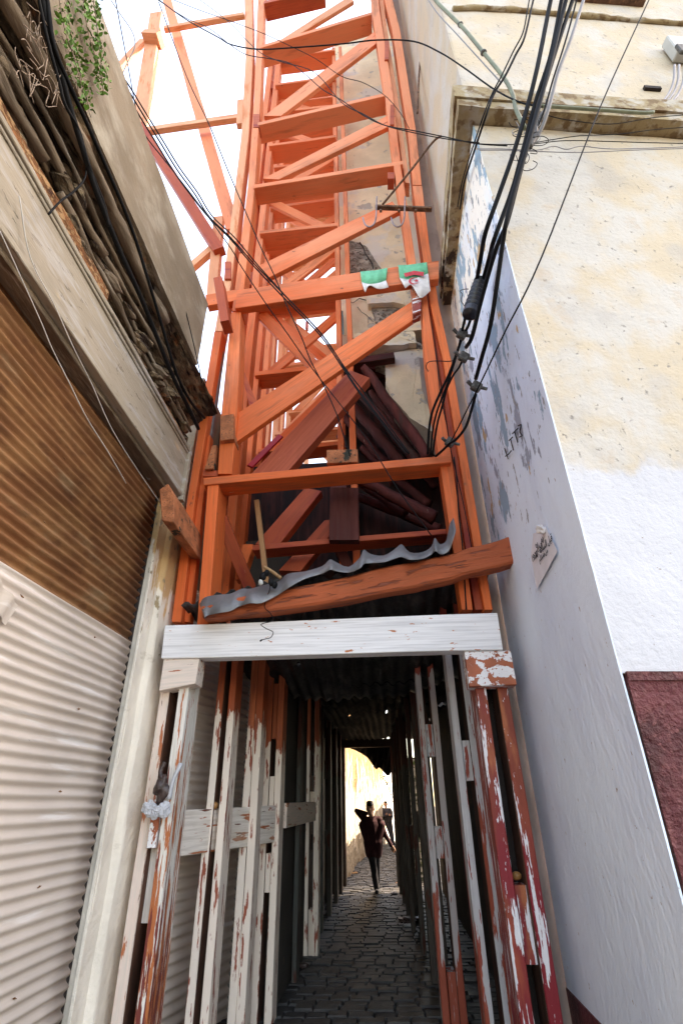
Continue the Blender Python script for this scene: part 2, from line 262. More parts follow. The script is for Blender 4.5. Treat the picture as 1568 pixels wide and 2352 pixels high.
M['conduit']=weather('green_grey_conduit',(.2,.22,.15),.15,(8,8,8),rough=.5,bump=.1)
M['iron']=weather('rusty_brown_iron',(.16,.085,.055),.3,(12,12,12),[dict(c=(.32,.16,.09),s=(30,30,30),t=.6,w=.04)],.8,.5,(60,60,60),.004)
M['hook']=weather('dull_steel_hook',(.3,.24,.25),.2,(20,20,20),rough=.5,bump=.1,metal=.3)
M['clamp']=weather('dirty_clamp',(.09,.085,.08),.3,(40,40,40),rough=.55,bump=.4,bscale=(90,90,90),bdist=.004)
M['rubber']=weather('black_rubber',(.012,.013,.02),.1,rough=.4,bump=0,spec=.5)
M['boxgrey']=weather('grey_plastic_box',(.5,.5,.48),.06,rough=.5,bump=0)
M['leaf']=weather('vine_leaf',(.11,.24,.035),.3,(12,12,12),rough=.5,bump=0)
M['leaf2']=weather('dark_leaf',(.07,.15,.03),.3,(6,6,6),rough=.6,bump=0)
M['root']=weather('dry_root',(.34,.25,.19),.2,(9,9,9),rough=.9,bump=0)
M['flaggreen']=weather('flag_green',(.12,.5,.3),.08,(20,20,20),rough=.7,bump=.2)
M['flagwhite']=weather('flag_white',(.72,.68,.68),.06,(20,20,20),rough=.7,bump=.2)
M['flagred']=weather('flag_red',(.62,.06,.08),.1,(20,20,20),rough=.7,bump=0)
M['paper']=weather('notice_paper',(.76,.73,.76),.04,(9,9,9),[dict(c=(.5,.36,.2),s=(9,9,9),t=.72,w=.02)],.8,.1,world=True)
M['ink']=weather('printed_ink',(.015,.015,.015),.05,bump=0)
M['bagwhite']=weather('white_plastic_bag',(.5,.51,.54),.06,(9,9,9),rough=.3,bump=.6,bscale=(14,14,14),bdist=.02,spec=.5)
M['bagblack']=weather('brown_black_plastic',(.06,.035,.03),.3,(20,20,20),rough=.3,bump=.8,bscale=(40,40,40),bdist=.01,spec=.5)
M['onion']=weather('brown_onion_skin',(.36,.17,.06),.2,(20,20,20),rough=.4,bump=0)
M['redplastic']=weather('red_scrap',(.5,.02,.03),.1,rough=.4,bump=0)
M['blueplank']=weather('blue_painted_end',(.2,.4,.46),.1,rough=.7)
M['skin']=weather('skin',(.5,.28,.2),.06,rough=.6,bump=0)
M['hair']=weather('dark_hair',(.02,.015,.012),.1,rough=.5,bump=.4)
M['plum']=weather('plum_shirt_cloth',(.05,.014,.02),.15,(9,9,9),rough=.85,bump=.5,bscale=(14,14,5),bdist=.02)
M['blackcloth']=weather('black_cloth',(.02,.02,.026),.1,rough=.85,bump=.3,bscale=(14,14,5),bdist=.02)
M['greycloth']=weather('charcoal_cloth',(.07,.07,.09),.1,rough=.85,bump=.3,bscale=(14,14,5),bdist=.02)
M['steelrope']=weather('galvanised_wire',(.5,.47,.44),.1,rough=.5,bump=0)
def cobble_mat():
    s=N('worn_cobbles'); v=s.vec((5,5,5),True); o=s.noise(v,1,4)
    col=s.mix(s.rng(o,.3,.7),(.035,.032,.03),(.09,.083,.078)); a=s.n('ShaderNodeVertexColor'); a.layer_name='tone'
    col=s.mix(.5,col,a.outputs[0]); s.l(col,s.b.inputs['Base Color']); s.b.inputs['Roughness'].default_value=.6
    h=s.noise(s.vec((35,35,35),True),1,6); b=s.n('ShaderNodeBump'); b.inputs['Strength'].default_value=.6; b.inputs['Distance'].default_value=.01; s.l(h,b.inputs['Height']); s.l(b.outputs[0],s.b.inputs['Normal']); return s.m
M['cobble']=cobble_mat()
M['dirt']=weather('dirt_joint',(.06,.05,.042),.3,(8,8,8),world=True)
# ---------------------------------------------------------------- world and light
SUN_EL=math.radians(50); SX,SY=.93,.37
W=bpy.data.worlds.new('World'); SC.world=W; W.use_nodes=True; nt=W.node_tree; nt.nodes.clear()
sk=nt.nodes.new('ShaderNodeTexSky'); sk.sky_type='NISHITA'; sk.sun_disc=False; sk.sun_elevation=SUN_EL; sk.sun_rotation=math.atan2(SX,SY)
sk.dust_density=1.6; sk.air_density=1.0; sk.ozone_density=.8
bg=nt.nodes.new('ShaderNodeBackground'); bg.inputs[1].default_value=.15; wo=nt.nodes.new('ShaderNodeOutputWorld'); nt.links.new(sk.outputs[0],bg.inputs[0]); nt.links.new(bg.outputs[0],wo.inputs[0])
sl=bpy.data.lights.new('sun','SUN'); sl.energy=2.2; sl.angle=math.radians(.5); sl.color=(1,.95,.88); so=bpy.data.objects.new('sun',sl); COL.objects.link(so)
sd=Vector((SX*math.cos(SUN_EL),SY*math.cos(SUN_EL),math.sin(SUN_EL))); so.rotation_euler=sd.to_track_quat('Z','Y').to_euler(); so.location=(0,0,30)
vs=SC.view_settings; vs.view_transform='Standard'; vs.look='None'; vs.gamma=1; vs.use_curve_mapping=False; vs.exposure=2.87
vs.use_white_balance=True; vs.white_balance_temperature=9000; vs.white_balance_tint=14
SC.cycles.max_bounces=10; SC.cycles.diffuse_bounces=6; SC.cycles.use_denoising=True
# ---------------------------------------------------------------- ground
bm=bmesh.new(); bmesh.ops.create_grid(bm,x_segments=1,y_segments=1,size=260); g=link('ground',bm,M['dirt'],mtx=Matrix.Translation((0,0,-.014))); tag(g,kind='structure',label='dark dirt ground under the cobbled alley')
bm=bmesh.new(); cl=bm.loops.layers.color.new('tone'); y=-2.; rnd=random.Random(3)
while y<31:
    h=rnd.uniform(.11,.16)*(1 if y>4 else 2.2); x=-2.1+rnd.uniform(0,.1); xe=1.2 if 4<y<14 else 2.6
    while x<xe:
        w=rnd.uniform(.17,.27); c=.01*rnd.random(); z=rnd.uniform(-.012,.006); t=rnd.choice([(.035,.03,.028,1),(.06,.055,.05,1),(.09,.083,.078,1),(.12,.108,.095,1),(.055,.042,.035,1)])
        lo=[(x+.005,y+.004),(x+w-.005,y+.004+c),(x+w-.005,y+h-.004),(x+.005,y+h-.004+c)]
        cx=x+w/2; cy=y+h/2; b=[bm.verts.new((p[0],p[1],-.05)) for p in lo]; m_=[bm.verts.new((p[0],p[1],z-.004)) for p in lo]; tp=[bm.verts.new((cx+(p[0]-cx)*.92,cy+(p[1]-cy)*.88,z+.012+rnd.uniform(-.003,.003))) for p in lo]
        fs=[bm.faces.new(tp)]
        for i in range(4):
            j=(i+1)%4; fs.append(bm.faces.new((m_[i],m_[j],tp[j],tp[i]))); fs.append(bm.faces.new((b[i],b[j],m_[j],m_[i])))
        for f in fs:
            for l in f.loops: l[cl]=t
        x+=w
    y+=h
tag(link('cobbled_path',bm,M['cobble']),label='worn stone cobbles paving the narrow alley',kind='structure')
# ---------------------------------------------------------------- left shop building
LB=empty('shop_building',(-2.2,0,0),'derelict shop building on the left, brown stained parapet over rotting masonry','building')
def corr(name,X,y0,y1,z0,z1,pitch,amp,mat,parent,wob=.006,zcut=None,nx=Vector((1,0,0)),ny=24):
    bm=bmesh.new(); nz=int((z1-z0)/pitch*8); g=[]
    for i in range(ny+1):
        row=[]; yy=y0+(y1-y0)*i/ny
        for j in range(nz+1):
            z=z0+(z1-z0)*j/nz; o=math.sin(2*math.pi*z/pitch)*amp*(1+.35*noise.noise(Vector((yy*2.2,z*5,1))))+noise.noise(Vector((yy*.8,z*1.5,X)))*wob-max(0,noise.noise(Vector((yy*2.6,z*2.6,4)))-.35)*.05
            e=.012*noise.noise(Vector((z*14,3,X))) if i==ny else 0
            zz=z+noise.noise(Vector((yy*.9,0,z*.4)))*.008
            row.append(bm.verts.new((X+o,yy+e,zz)))
        g.append(row)
    for i in range(ny):
        for j in range(nz): bm.faces.new((g[i][j],g[i+1][j],g[i+1][j+1],g[i][j+1]))
    o=link(name,bm,mat,parent,smooth=True); md=o.modifiers.new('thickness','SOLIDIFY'); md.thickness=.002; return o
SX_=-1.955; ye=3.93
zw=1.6+.265*SX_/-.458  # height of the white / rust joint
s1=corr('corrugated_shutter',SX_,-1.5,ye-.03,.03,2.72,.066,.011,M['corr_white'],LB)
s1['label']='white painted lower corrugated shutter'
s2=corr('corrugated_shutter',SX_-.008,-1.5,ye-.04,2.66,4.32,.066,.0155,M['corr_rust'],LB,wob=.012)
s2['label']='rusty brown upper corrugated shutter'
bm=bmesh.new()
for yv in (1.35,2.55,3.35):
    for k in range(9):
        q=bmesh.ops.create_icosphere(bm,subdivisions=1,radius=.006)
        for v in q['verts']: v.co+=Vector((SX_+.012,yv+random.uniform(-.02,.02),.3+k*.462))
link('sheet_fixings',bm,M['corr_rust'],LB)
# loose flap where the two sheets overlap
bm=bmesh.new(); c=AX(8,1365,SX_+.03)
for i in range(9):
    for j in range(4): bm.verts.new((SX_+.02+.012*math.sin(i*1.5)+.012*j,c.y-.12+i*.028,c.z-.05+j*.035-.01*i))
bm.verts.ensure_lookup_table()
for i in range(8):
    for j in range(3): bm.faces.new([bm.verts[k] for k in (i*4+j,i*4+4+j,i*4+5+j,i*4+1+j)])
link('torn_flap',bm,M['corr_white'],LB,smooth=True)
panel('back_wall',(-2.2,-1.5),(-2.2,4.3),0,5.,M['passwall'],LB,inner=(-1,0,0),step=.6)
# pilaster beside the shutter, rounded edge
bm=bmesh.new(); prof=[(-2.1,3.972),(-1.93,3.972),(-1.927,3.974),(-1.922,3.978),(-1.915,4.09),(-1.912,4.1),(-1.888,4.108),(-1.868,4.122),(-1.862,4.135),(-1.85,4.4),(-2.1,4.4)]
rows=[]
for k in range(60):
    z=4.15*k/59; rows.append([bm.verts.new((x+noise.noise(Vector((x*9,y*9,z*2.2)))*.012,y+noise.noise(Vector((y*9,z*2.6,x)))*.012,z)) for x,y in prof])
for a,b in zip(rows,rows[1:]):
    for i in range(len(prof)): bm.faces.new((a[i],a[(i+1)%len(prof)],b[(i+1)%len(prof)],b[i]))
bm.faces.new(rows[-1]); bmesh.ops.recalc_face_normals(bm,faces=bm.faces[:]); o=link('pilaster',bm,M['pilaster'],LB,smooth=True); o.data.set_sharp_from_angle(angle=.35)
# thin metal channel along the shutter edge
bm=bmesh.new(); box(bm,(-1.99,3.895,.0),(-1.972,3.95,4.3)); link('shadow_gap',bm,M['black_gap'],LB)  # black strip painted in for the shade behind the sheet edge
timber('edge_channel',(-1.93,3.957,0.02),(-1.926,3.957,4.15),.022,.018,M['pilaster'],LB,warp=.003,ch=.002)
# lintel board (face, lower lip and upper mouldings)
def zl(px,X): return AX(*px,X).z
XL=-1.80; zb=zl((415,1138),XL); zt=zl((430,1028),XL); yl=4.02
panel('lintel_board',(XL,-1.5),(XL,yl),zb+.02,zt-.05,M['board'],LB,inner=(-1,0,0),thick=.06,step=.06,amp=.004)
for nm,x0,x1,za,zc in (('lintel_moulding',-1.86,-1.782,zb-.012,zb+.03),('lintel_moulding',-1.86,-1.786,zt-.06,zt-.035),('lintel_moulding',-1.86,-1.772,zt-.034,zt+.005)):
    timber(nm,((x0+x1)/2,-1.5,(za+zc)/2),((x0+x1)/2,yl+.01,(za+zc)/2),zc-za,x1-x0,M['board'],LB,yh=(1,0,0),warp=.005,n=30)
timber('lintel_underside',(-1.905,-1.5,zb-.02),(-1.905,yl-.02,zb-.02),.05,.12,M['oldpole'],LB,yh=(1,0,0),warp=.02,n=30)
timber('lintel_end_block',(XL+.005,yl+.02,zb-.05),(XL+.005,yl+.02,zt+.05),.06,.05,M['board'],LB,yh=(1,0,0))
# rotten soffit zone
bm=bmesh.new(); XF=-1.62; zf=5.28; prof=[(-1.82,zt+.0),(-1.90,zt+.02),(-1.96,zt+.08),(-1.93,zt+.18),(-1.97,zt+.28),(-1.9,zt+.38),(-1.95,zt+.46),(-1.85,zt+.52),(-1.78,zf-.05),(-1.70,zf-.03),(-1.64,zf+.0)]
pr=catmull([Vector((x,0,z)) for x,z in prof],4); rows=[]; ny=130
for i in range(ny+1):
    yy=-1.5+(4.25+1.5)*i/ny; row=[]
    for k,p in enumerate(pr):
        q=Vector((p.x*6,yy*2.2,p.z*9)); a=1 if 2<k<len(pr)-2 else .2
        row.append(bm.verts.new((p.x+(noise.noise(q)*.09+noise.noise(q*3.1)*.05)*a,yy,p.z+(noise.noise(q+Vector((9,9,9)))*.04+noise.noise(q*2.7)*.02)*a)))
    rows.append(row)
for a,b in zip(rows,rows[1:]):
    for k in range(len(pr)-1): bm.faces.new((a[k],b[k],b[k+1],a[k+1]))
link('broken_masonry',bm,M['rotten'],LB,smooth=False)
def run(name,X,z,y0,y1,r,mat,wob=.02,rough=.2,seg=9):
    pts=[Vector((X+noise.noise(Vector((y*.9,z*7,X)))*wob,y,z+noise.noise(Vector((z,y*.9,3)))*wob)) for y in [y0+(y1-y0)*k/14 for k in range(15)]]
    return tubeobj(name,pts,r,mat,LB,seg=seg,n=3,rough=rough)
timber('rusty_joist',(-1.85,-1.5,zt+.12),(-1.85,2.35,zt+.12),.13,.05,M['ruststeel'],LB,yh=(1,0,0),warp=.02,n=40)
timber('rusty_joist',(-1.885,2.4,zt+.085),(-1.87,4.0,zt+.085),.05,.05,M['ruststeel'],LB,yh=(1,0,0),warp=.03,n=24)
for X,dz,y0,y1,r in ((-1.84,.24,-1.5,1.5,.03),(-1.86,.27,1.7,4.1,.024),(-1.82,.38,-1.5,2.2,.026),(-1.83,.41,2.,4.15,.018),(-1.71,.535,-1.5,2.95,.043),(-1.89,.36,1.2,4.2,.02),(-1.80,.46,.6,3.3,.016)):
    run('soffit_pole',X,zt+dz,y0,y1,r,M['oldpole'],wob=.05,rough=.7)
for k in range(60):   # lumps of stone left in the soffit
    yy=random.uniform(-.5,4.1); dz=random.uniform(.05,.5); bm=bmesh.new(); bmesh.ops.create_icosphere(bm,subdivisions=2,radius=random.uniform(.03,.075))
    o=Vector((-1.9+dz*.12,yy,zt+dz))
    for v in bm.verts: v.co=Vector((v.co.x,v.co.y*1.6,v.co.z*.7))*(1+noise.noise(v.co*20+o)*.6)+o
    link('broken_stone',bm,M['rotten'] if k%4 else M['oldpole'],LB)
yF=3.53; zF=6.14
panel('parapet_face',(XF,-1.5),(XF,yF),zf,zF,M['fascia'],LB,inner=(-1,0,0),thick=.5,step=.1,amp=.012)
panel('parapet_end',(XF-.005,yF+.003),(-2.3,yF+.25),zf+.01,zF-.06,M['fascia'],LB,inner=(0,-1,0),thick=.2,step=.1,amp=.01)
# wires stapled across the shutter
for pts in ([(0,530),(50,640),(95,740),(120,800),(160,880),(200,960),(250,1040),(290,1110)],[(45,450),(70,590),(125,700),(170,800),(210,880),(260,990),(330,1100),(372,1160)]):
    tubeobj('stapled_wire',[AX(x,y,-1.77) for x,y in pts],.0035,M['steelrope'],None,seg=6,label='thin pale wire sagging in front of the rusty shutter, '+('nearer the left edge' if pts[0][0]==0 else 'the one crossing the lintel board'),cat='wire',group='pale wires over the shutter')
# ---------------------------------------------------------------- vine on the parapet
VN=empty('hanging_vine',AX(170,60,-1.6),'leafy green vine with dry roots hanging from the rotting soffit','plant')
def leafcluster(name,pts,mat,parent,n,size,spread):
    bm=bmesh.new()
    for k in range(n):
        t=random.random()*(len(pts)-1); i=int(t); p=pts[i].lerp(pts[i+1],t-i)+Vector([random.gauss(0,spread) for _ in range(3)])
        s=size*random.uniform(.6,1.3); R=Matrix.Rotation(random.uniform(0,6.28),3,'Z')@Matrix.Rotation(random.uniform(-1.2,1.2),3,'X')@Matrix.Rotation(random.uniform(0,6.28),3,'Y')
        vs=[bm.verts.new(p+R@(Vector(q)*s)) for q in ((0,0,0),(.34,.35,.05),(.26,.75,.02),(0,1.1,-.06),(-.26,.75,.02),(-.34,.35,.05))]
        bm.faces.new((vs[0],vs[1],vs[2],vs[3])); bm.faces.new((vs[0],vs[3],vs[4],vs[5]))
    return link(name,bm,mat,parent)
strands=[[(190,-30),(200,60),(225,150),(240,215)],[(150,-20),(165,80),(185,170),(205,250)],[(210,-30),(222,50),(232,140),(236,200)],[(135,-10),(150,70),(170,130),(190,200)]]
for i,s_ in enumerate(strands):
    P_=[AX(x,y,-1.56+.01*i) for x,y in s_]; tubeobj('stem',P_,.003,M['root'],VN,seg=5); leafcluster('leaves',P_,M['leaf'],VN,150 if i<3 else 70,.028,.022)
for k in range(26):
    x0=random.uniform(20,165); y0=random.uniform(0,200); P_=[AX(x0+random.uniform(-6,6)+j*random.uniform(4,14),y0+j*random.uniform(-6,26),-1.6+random.uniform(-.02,.02)) for j in range(5)]
    tubeobj('dry_root',P_,.0022,M['root'],VN,seg=5,n=3)
# ---------------------------------------------------------------- left wall of the passage
LW=empty('passage_wall',(-1.9,5,0),'dim left wall of the covered passage behind the props','wall')
def lw(p0,p1,z1,mat,name='plaster_face',n=1): return panel(name,p0,p1,0,z1,mat,LW,inner=(-1,.1,0),step=.3,thick=.15)
# ribbed sheet from the corner to the projecting pier
bm=bmesh.new(); a=Vector((-1.9,4.42,0)); b=Vector((-1.50,5.95,0)); nn=(Vector((b.y-a.y,a.x-b.x,0))).normalized(); rows=[]
for i in range(13):
    rows.append([bm.verts.new(a.lerp(b,i/12)+Vector((0,0,z*.0097))+nn*math.sin(2*math.pi*z*.0097/.0775)*.013) for z in range(0,360)])
for r0,r1 in zip(rows,rows[1:]):
    for j in range(359): bm.faces.new((r0[j],r1[j],r1[j+1],r0[j+1]))
link('ribbed_sheet',bm,M['corr_white'],LW,smooth=True)
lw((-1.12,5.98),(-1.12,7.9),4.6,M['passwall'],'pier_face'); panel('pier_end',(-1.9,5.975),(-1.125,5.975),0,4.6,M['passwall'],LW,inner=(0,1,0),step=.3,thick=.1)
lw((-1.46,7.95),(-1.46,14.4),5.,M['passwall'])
panel('upper_face',(-1.93,4.43),(-1.90,5.98),3.5,6.,M['fascia'],LW,inner=(-1,0,0),step=.15,amp=.02)
panel('upper_face',(-1.9,5.98),(-1.9,14.4),4.5,6.6,M['fascia'],LW,inner=(-1,0,0),step=.3,amp=.02)
# ---------------------------------------------------------------- right building
RB=empty('corner_building',(1.5,3,0),'tall corner building on the right, cream render with peeling lavender side and maroon base','building')
def side(name,z0,z1,x=0,mat=None,**k): return panel(name,(1.09+x,4.6),(1.09+x,2.56),z0,z1,mat,RB,inner=(1,0,0),**k)
side('side_wall',.0,7.1,mat=M['strip'],step=.08,amp=.004,thick=.009)
side('side_dado',.0,.53,x=-.006,mat=M['dado'],step=.05,amp=.01,thick=.02)
side('upper_side_wall',7.46,26,mat=M['facing'],step=.4,amp=.006,thick=.02)
panel('reveal',(.92,4.62),(1.34,4.62),0,26,M['retface'],RB,inner=(0,1,0),step=.4,thick=.12,amp=.004)
e=FC+FD*22
def face(name,z0,z1,off=0,mat=None,u0=0,u1=22,**k):
    p=FC+FD*u0-FN*off; q=FC+FD*u1-FN*off; return panel(name,(p.x,p.y),(q.x,q.y),z0,z1,mat,RB,inner=(.02,1,0),**k)
face('front_wall',2.11,7.1,mat=M['facing'],u0=.006,u1=3.2,step=.06,amp=.01,thick=.25); face('front_wall',7.46,14,mat=M['facing'],u0=.014,u1=5,step=.12,amp=.008,thick=.25)
face('front_wall',2.11,26,mat=M['facing'],u0=5.003,step=.8,thick=.25); face('front_wall',2.11,14,mat=M['facing'],u0=3.2,u1=5,off=-.003,step=.5,thick=.25); face('front_wall',14.0,26,mat=M['facing'],u0=.014,u1=5,step=.8,thick=.25)
d=face('front_dado',0,2.09,off=.012,mat=M['dado'],u0=.018,u1=3.2,step=.035,amp=.02,thick=.25); face('front_dado',0,2.10,mat=M['dado'],u0=3.203,u1=22,step=.5,thick=.25)
face('dado_band',2.075,2.115,off=.018,mat=M['dado'],u0=.02,u1=3.2,step=.05,amp=.004,thick=.2)
# cornice wrapping the corner
def ring(name,z0,z1,o,mat):
    bm=bmesh.new(); P=[Vector((1.09-o*.7,4.58,0)),Vector((1.09-o,2.56-o*1.1,0)),FC+FD*3.4-FN*o]; Q=[Vector((1.2,4.58,0)),Vector((1.2,2.7,0)),FC+FD*3.4+FN*.14]
    def dens(pp): 
        out=[]
        for a,b in zip(pp,pp[1:]): out+= [a.lerp(b,k/30) for k in range(30)]
        return out+[pp[-1]]
    P=dens(P);Q=dens(Q); r=[]
    for p,q in zip(P,Q):
        j=lambda v:v+Vector([noise.noise(v*3+Vector((0,0,z0*9+k*5)))*.012 for k in range(3)])
        r.append([bm.verts.new(v) for v in (j(p+Vector((0,0,z0))),j(p+Vector((0,0,z1))),q+Vector((0,0,z1)),q+Vector((0,0,z0)))])
    for a,b in zip(r,r[1:]):
        for i in range(4): bm.faces.new((a[i],b[i],b[(i+1)%4],a[(i+1)%4]))
    bm.faces.new(r[0]); bm.faces.new(r[-1][::-1]); bmesh.ops.recalc_face_normals(bm,faces=bm.faces[:]); return link(name,bm,mat,RB)
ring('cornice',7.12,7.24,.15,M['cornice']); ring('cornice_slab',7.243,7.46,.17,M['cornice'])
for (x,y,w,h) in ((1495,207,.18,.05),): 
    q=AF(x,y,.0); bm=bmesh.new(); box(bm,(-w/2,-.03,-h/2),(w/2,.03,h/2)); link('vent_slot',bm,M['black_gap'],RB,mtx=Matrix.Translation(q)@Matrix.Rotation(math.radians(8.4),4,'Z'))
tubeobj('string_course',[AF(x,y,.02) for x,y in ((1040,20),(1110,19),(1200,24),(1300,34),(1400,42),(1500,50),(1580,56),(1700,68))],.03,M['cornice'],RB,n=12,rough=.8)
q=AF(1400,-6,.05); bm=bmesh.new(); box(bm,(-.45,-.06,-.06),(.45,.08,.06),.01); link('window_grille_foot',bm,M['iron'],RB,mtx=Matrix.Translation(q)@Matrix.Rotation(math.radians(8.4),4,'Z'))
# graffiti strokes on the side wall
def stroke(pts,r=.006):
    bm=bmesh.new(); tube(bm,catmull([AX(x,y,1.078) for x,y in pts],4),r,6); return bm
GF=empty('graffiti_marks',AX(1175,1020,1.08),'hand painted black numbers and letters on the peeling lavender side wall','graffiti')
for pts in ([(1158,1030),(1166,1054)],[(1160,1048),(1168,1042),(1173,1035)],[(1172,1010),(1178,1034)],[(1168,1012),(1176,1004)],[(1181,992),(1188,1016)],[(1176,996),(1184,988),(1188,984)],[(1189,978),(1196,976),(1193,992),(1198,1000),(1192,1004)]):
    link('painted_stroke',stroke(pts,.0045),M['ink'],GF,smooth=True)
# torn notice with Arabic lines
NT=[(1224,1226),(1254,1213),(1280,1266),(1233,1354),(1219,1280)]
bm=bmesh.new(); vs=[bm.verts.new(AX(x,y,1.077)) for x,y in NT]; f=bm.faces.new(vs); bmesh.ops.subdivide_edges(bm,edges=bm.edges[:],cuts=4,use_grid_fill=True)
for v in bm.verts: v.co.x-=abs(noise.noise(v.co*14))*.005
notice=link('torn_notice',bm,M['paper']); md=notice.modifiers.new('t','SOLIDIFY'); md.thickness=.001
tag(notice,'torn diamond-shaped paper notice with black Arabic lettering on the lavender wall','notice')
def wall_text(s,px,px2,size,parent):
    p=AX(*px,1.067); q=AX(*px2,1.067); cu=bpy.data.curves.new('lettering','FONT'); cu.body=s; cu.size=size; cu.align_x='CENTER'; cu.align_y='CENTER'; cu.extrude=.0006; cu.offset=size*.012
    t_=bpy.data.objects.new('t',cu); COL.objects.link(t_); bpy.context.view_layer.update(); me=bpy.data.meshes.new_from_object(t_.evaluated_get(bpy.context.evaluated_depsgraph_get())); bpy.data.objects.remove(t_); me.materials.clear(); me.materials.append(M['ink']); o=bpy.data.objects.new('lettering',me); COL.objects.link(o)
    x=(q-p); x.x=0; x.normalize(); n=Vector((-1,0,0)); y=n.cross(x); m=Matrix((x,y,n)).transposed().to_4x4(); m.translation=(p+q)/2
    o.parent=parent; o.matrix_basis=WM[parent.name].inverted()@m; return o
# presentation-form letters, already in visual (left to right) order
L2='\u0629\u0639\u0627\u0633\u0644\u0627 \u0644\u0628\u0642'
def vis(s): return s[::-1]
KABL='\uFED7\uFE92\uFEDE'; SAA='\uFE8D\uFEDF\uFEB4\uFE8E\uFECB\uFE94'; RAMI='\uFEAD\uFEE3\uFEF2'; ALA='\uFE8D\uFEF7'; MIN='\uFEE3\uFEE6'; FADL='\uFED3\uFEC0\uFEE0\uFEDC\uFEE2'
LINES=[(vis(RAMI+' '+ALA),(1231,1262),(1246,1232),.066),('19:00 : '+vis(KABL+' '+SAA),(1222,1284),(1265,1235),.064),(vis(MIN+' '+FADL),(1237,1287),(1257,1262),.046)]
for s,a,b,z in LINES: wall_text(s,a,b,z,notice)
bm=bmesh.new(); bmesh.ops.create_icosphere(bm,subdivisions=3,radius=.026)
for v in bm.verts: v.co=v.co*(1+noise.noise(v.co*60)*1.1)+AX(1243,1216,1.06)
link('crumpled_corner',bm,M['flagwhite'],notice,smooth=True)
# ---------------------------------------------------------------- overhanging ruined house beyond
OH=empty('overhanging_house',(.5,6,0),'ruined cream house whose cracked upper storey overhangs the alley on slanting maroon logs','building')
panel('upper_front',(-.40,5.52),(1.3,5.52),7.75,19,M['ruin'],OH,inner=(0,1,0),step=.12,amp=.02,thick=.3)
panel('upper_side',(-.41,13.2),(-.41,5.53),7.8,19,M['ruin'],OH,inner=(1,0,0),step=.5,amp=.02,thick=.3)
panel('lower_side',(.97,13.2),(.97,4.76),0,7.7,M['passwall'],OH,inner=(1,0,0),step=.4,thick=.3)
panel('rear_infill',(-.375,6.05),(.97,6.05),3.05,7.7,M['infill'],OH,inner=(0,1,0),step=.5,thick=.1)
panel('sun_block_wall',(1.36,13.6),(1.36,4.76),0,24,M['ruin'],OH,inner=(1,0,0),step=.9,thick=.3)  # unseen wall added to keep the sun off the left tower
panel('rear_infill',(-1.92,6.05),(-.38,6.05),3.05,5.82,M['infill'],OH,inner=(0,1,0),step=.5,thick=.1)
# cracked ledge, crumbling patch and cracks on the front
def slab(name,px,Y,t,mat,amp=.02,parent=OH,cuts=5):
    bm=bmesh.new(); vs=[bm.verts.new(A(x,y,Y)) for x,y in px]; f=bm.faces.new(vs); bmesh.ops.triangulate(bm,faces=[f]); bmesh.ops.subdivide_edges(bm,edges=bm.edges[:],cuts=cuts)
    for v in bm.verts: v.co+=Vector((noise.noise(v.co*9),noise.noise(v.co*11+Vector((5,5,5))),noise.noise(v.co*8+Vector((1,7,3)))))*amp
    r=bmesh.ops.extrude_face_region(bm,geom=bm.faces[:]); 
    for v in r['geom']:
        if isinstance(v,bmesh.types.BMVert): v.co.y+=t
    bmesh.ops.recalc_face_normals(bm,faces=bm.faces[:]); return link(name,bm,mat,parent)
slab('stone_ledge',[(783,768),(872,762),(948,760),(955,786),(870,796),(783,800)],5.25,.35,M['ruin'],.03)
slab('broken_cap',[(840,680),(905,672),(925,690),(928,700),(905,694),(845,697)],5.40,.12,M['ruin'],.01)
slab('bare_render_patch',[(850,697),(928,694),(926,745),(900,770),(868,765),(862,730)],5.49,.03,M['rubble'],.008)
slab('crumbled_patch',[(800,552),(822,556),(842,566),(856,590),(876,618),(868,640),(800,648),(795,580)],5.495,.03,M['rubble'],.01)
slab('crumbled_course',[(860,790),(950,782),(985,800),(985,840),(900,826),(862,822)],5.45,.3,M['rubble'],.04)
slab('plaster_panel',[(884,812),(962,800),(985,806),(988,940),(1000,1000),(982,1004),(940,960),(897,908),(886,880)],5.36,.12,M['ruin'],.012)
slab('bare_panel_edge',[(962,822),(990,822),(1003,1000),(992,958),(968,890)],5.33,.02,M['retface'],.01)
slab('slanting_board',[(897,910),(940,958),(990,990),(1004,1050),(975,1052),(905,960)],5.32,.06,M['brownboard'],.01)
def crack(pts,Y=5.49,r=.012,par=OH):
    bm=bmesh.new(); tube(bm,[A(x+random.uniform(-2,2),y+random.uniform(-2,2),Y) for x,y in pts],[r*random.uniform(.4,1) for _ in pts],5); link('wall_crack',bm,M['black_gap'],par)
crack([(826,556),(832,566),(836,580),(845,592),(852,606),(858,618)]); crack([(795,690),(812,694),(825,686),(838,690),(850,693)]); crack([(820,706),(832,716),(840,724),(858,738)],r=.007); crack([(843,672),(844,684)])
# logs: slanting struts from the lower wall up under the overhang
for (a,b,Ya,Yb,r) in (((836,845),(985,1052),5.15,5.05,.075),((800,870),(960,1060),5.3,5.25,.06),((790,905),(930,1075),5.6,5.5,.08),((775,940),(915,1095),5.9,5.8,.07),((780,1000),(900,1120),6.3,6.1,.08),((775,1070),(930,1180),5.6,5.5,.07),((800,1090),(1000,1190),5.3,5.2,.08),((770,1120),(1010,1215),5.8,5.7,.07),((850,900),(985,1090),5.7,5.6,.06),((870,960),(1000,1120),5.9,5.8,.055),((830,1030),(985,1160),5.95,5.8,.07)):
    p,q=A(*a,Ya),A(*b,Yb); pts=[p.lerp(q,k/6)+Vector([random.uniform(-.009,.009) for _ in range(3)]) for k in range(7)]
    tubeobj('corbel_log',pts,[r*(.8+.25*k/36) for k in range(37)],M['maroon'],OH,seg=5,rough=.22)
for px in ((800,826),(860,822),(905,838)): pass
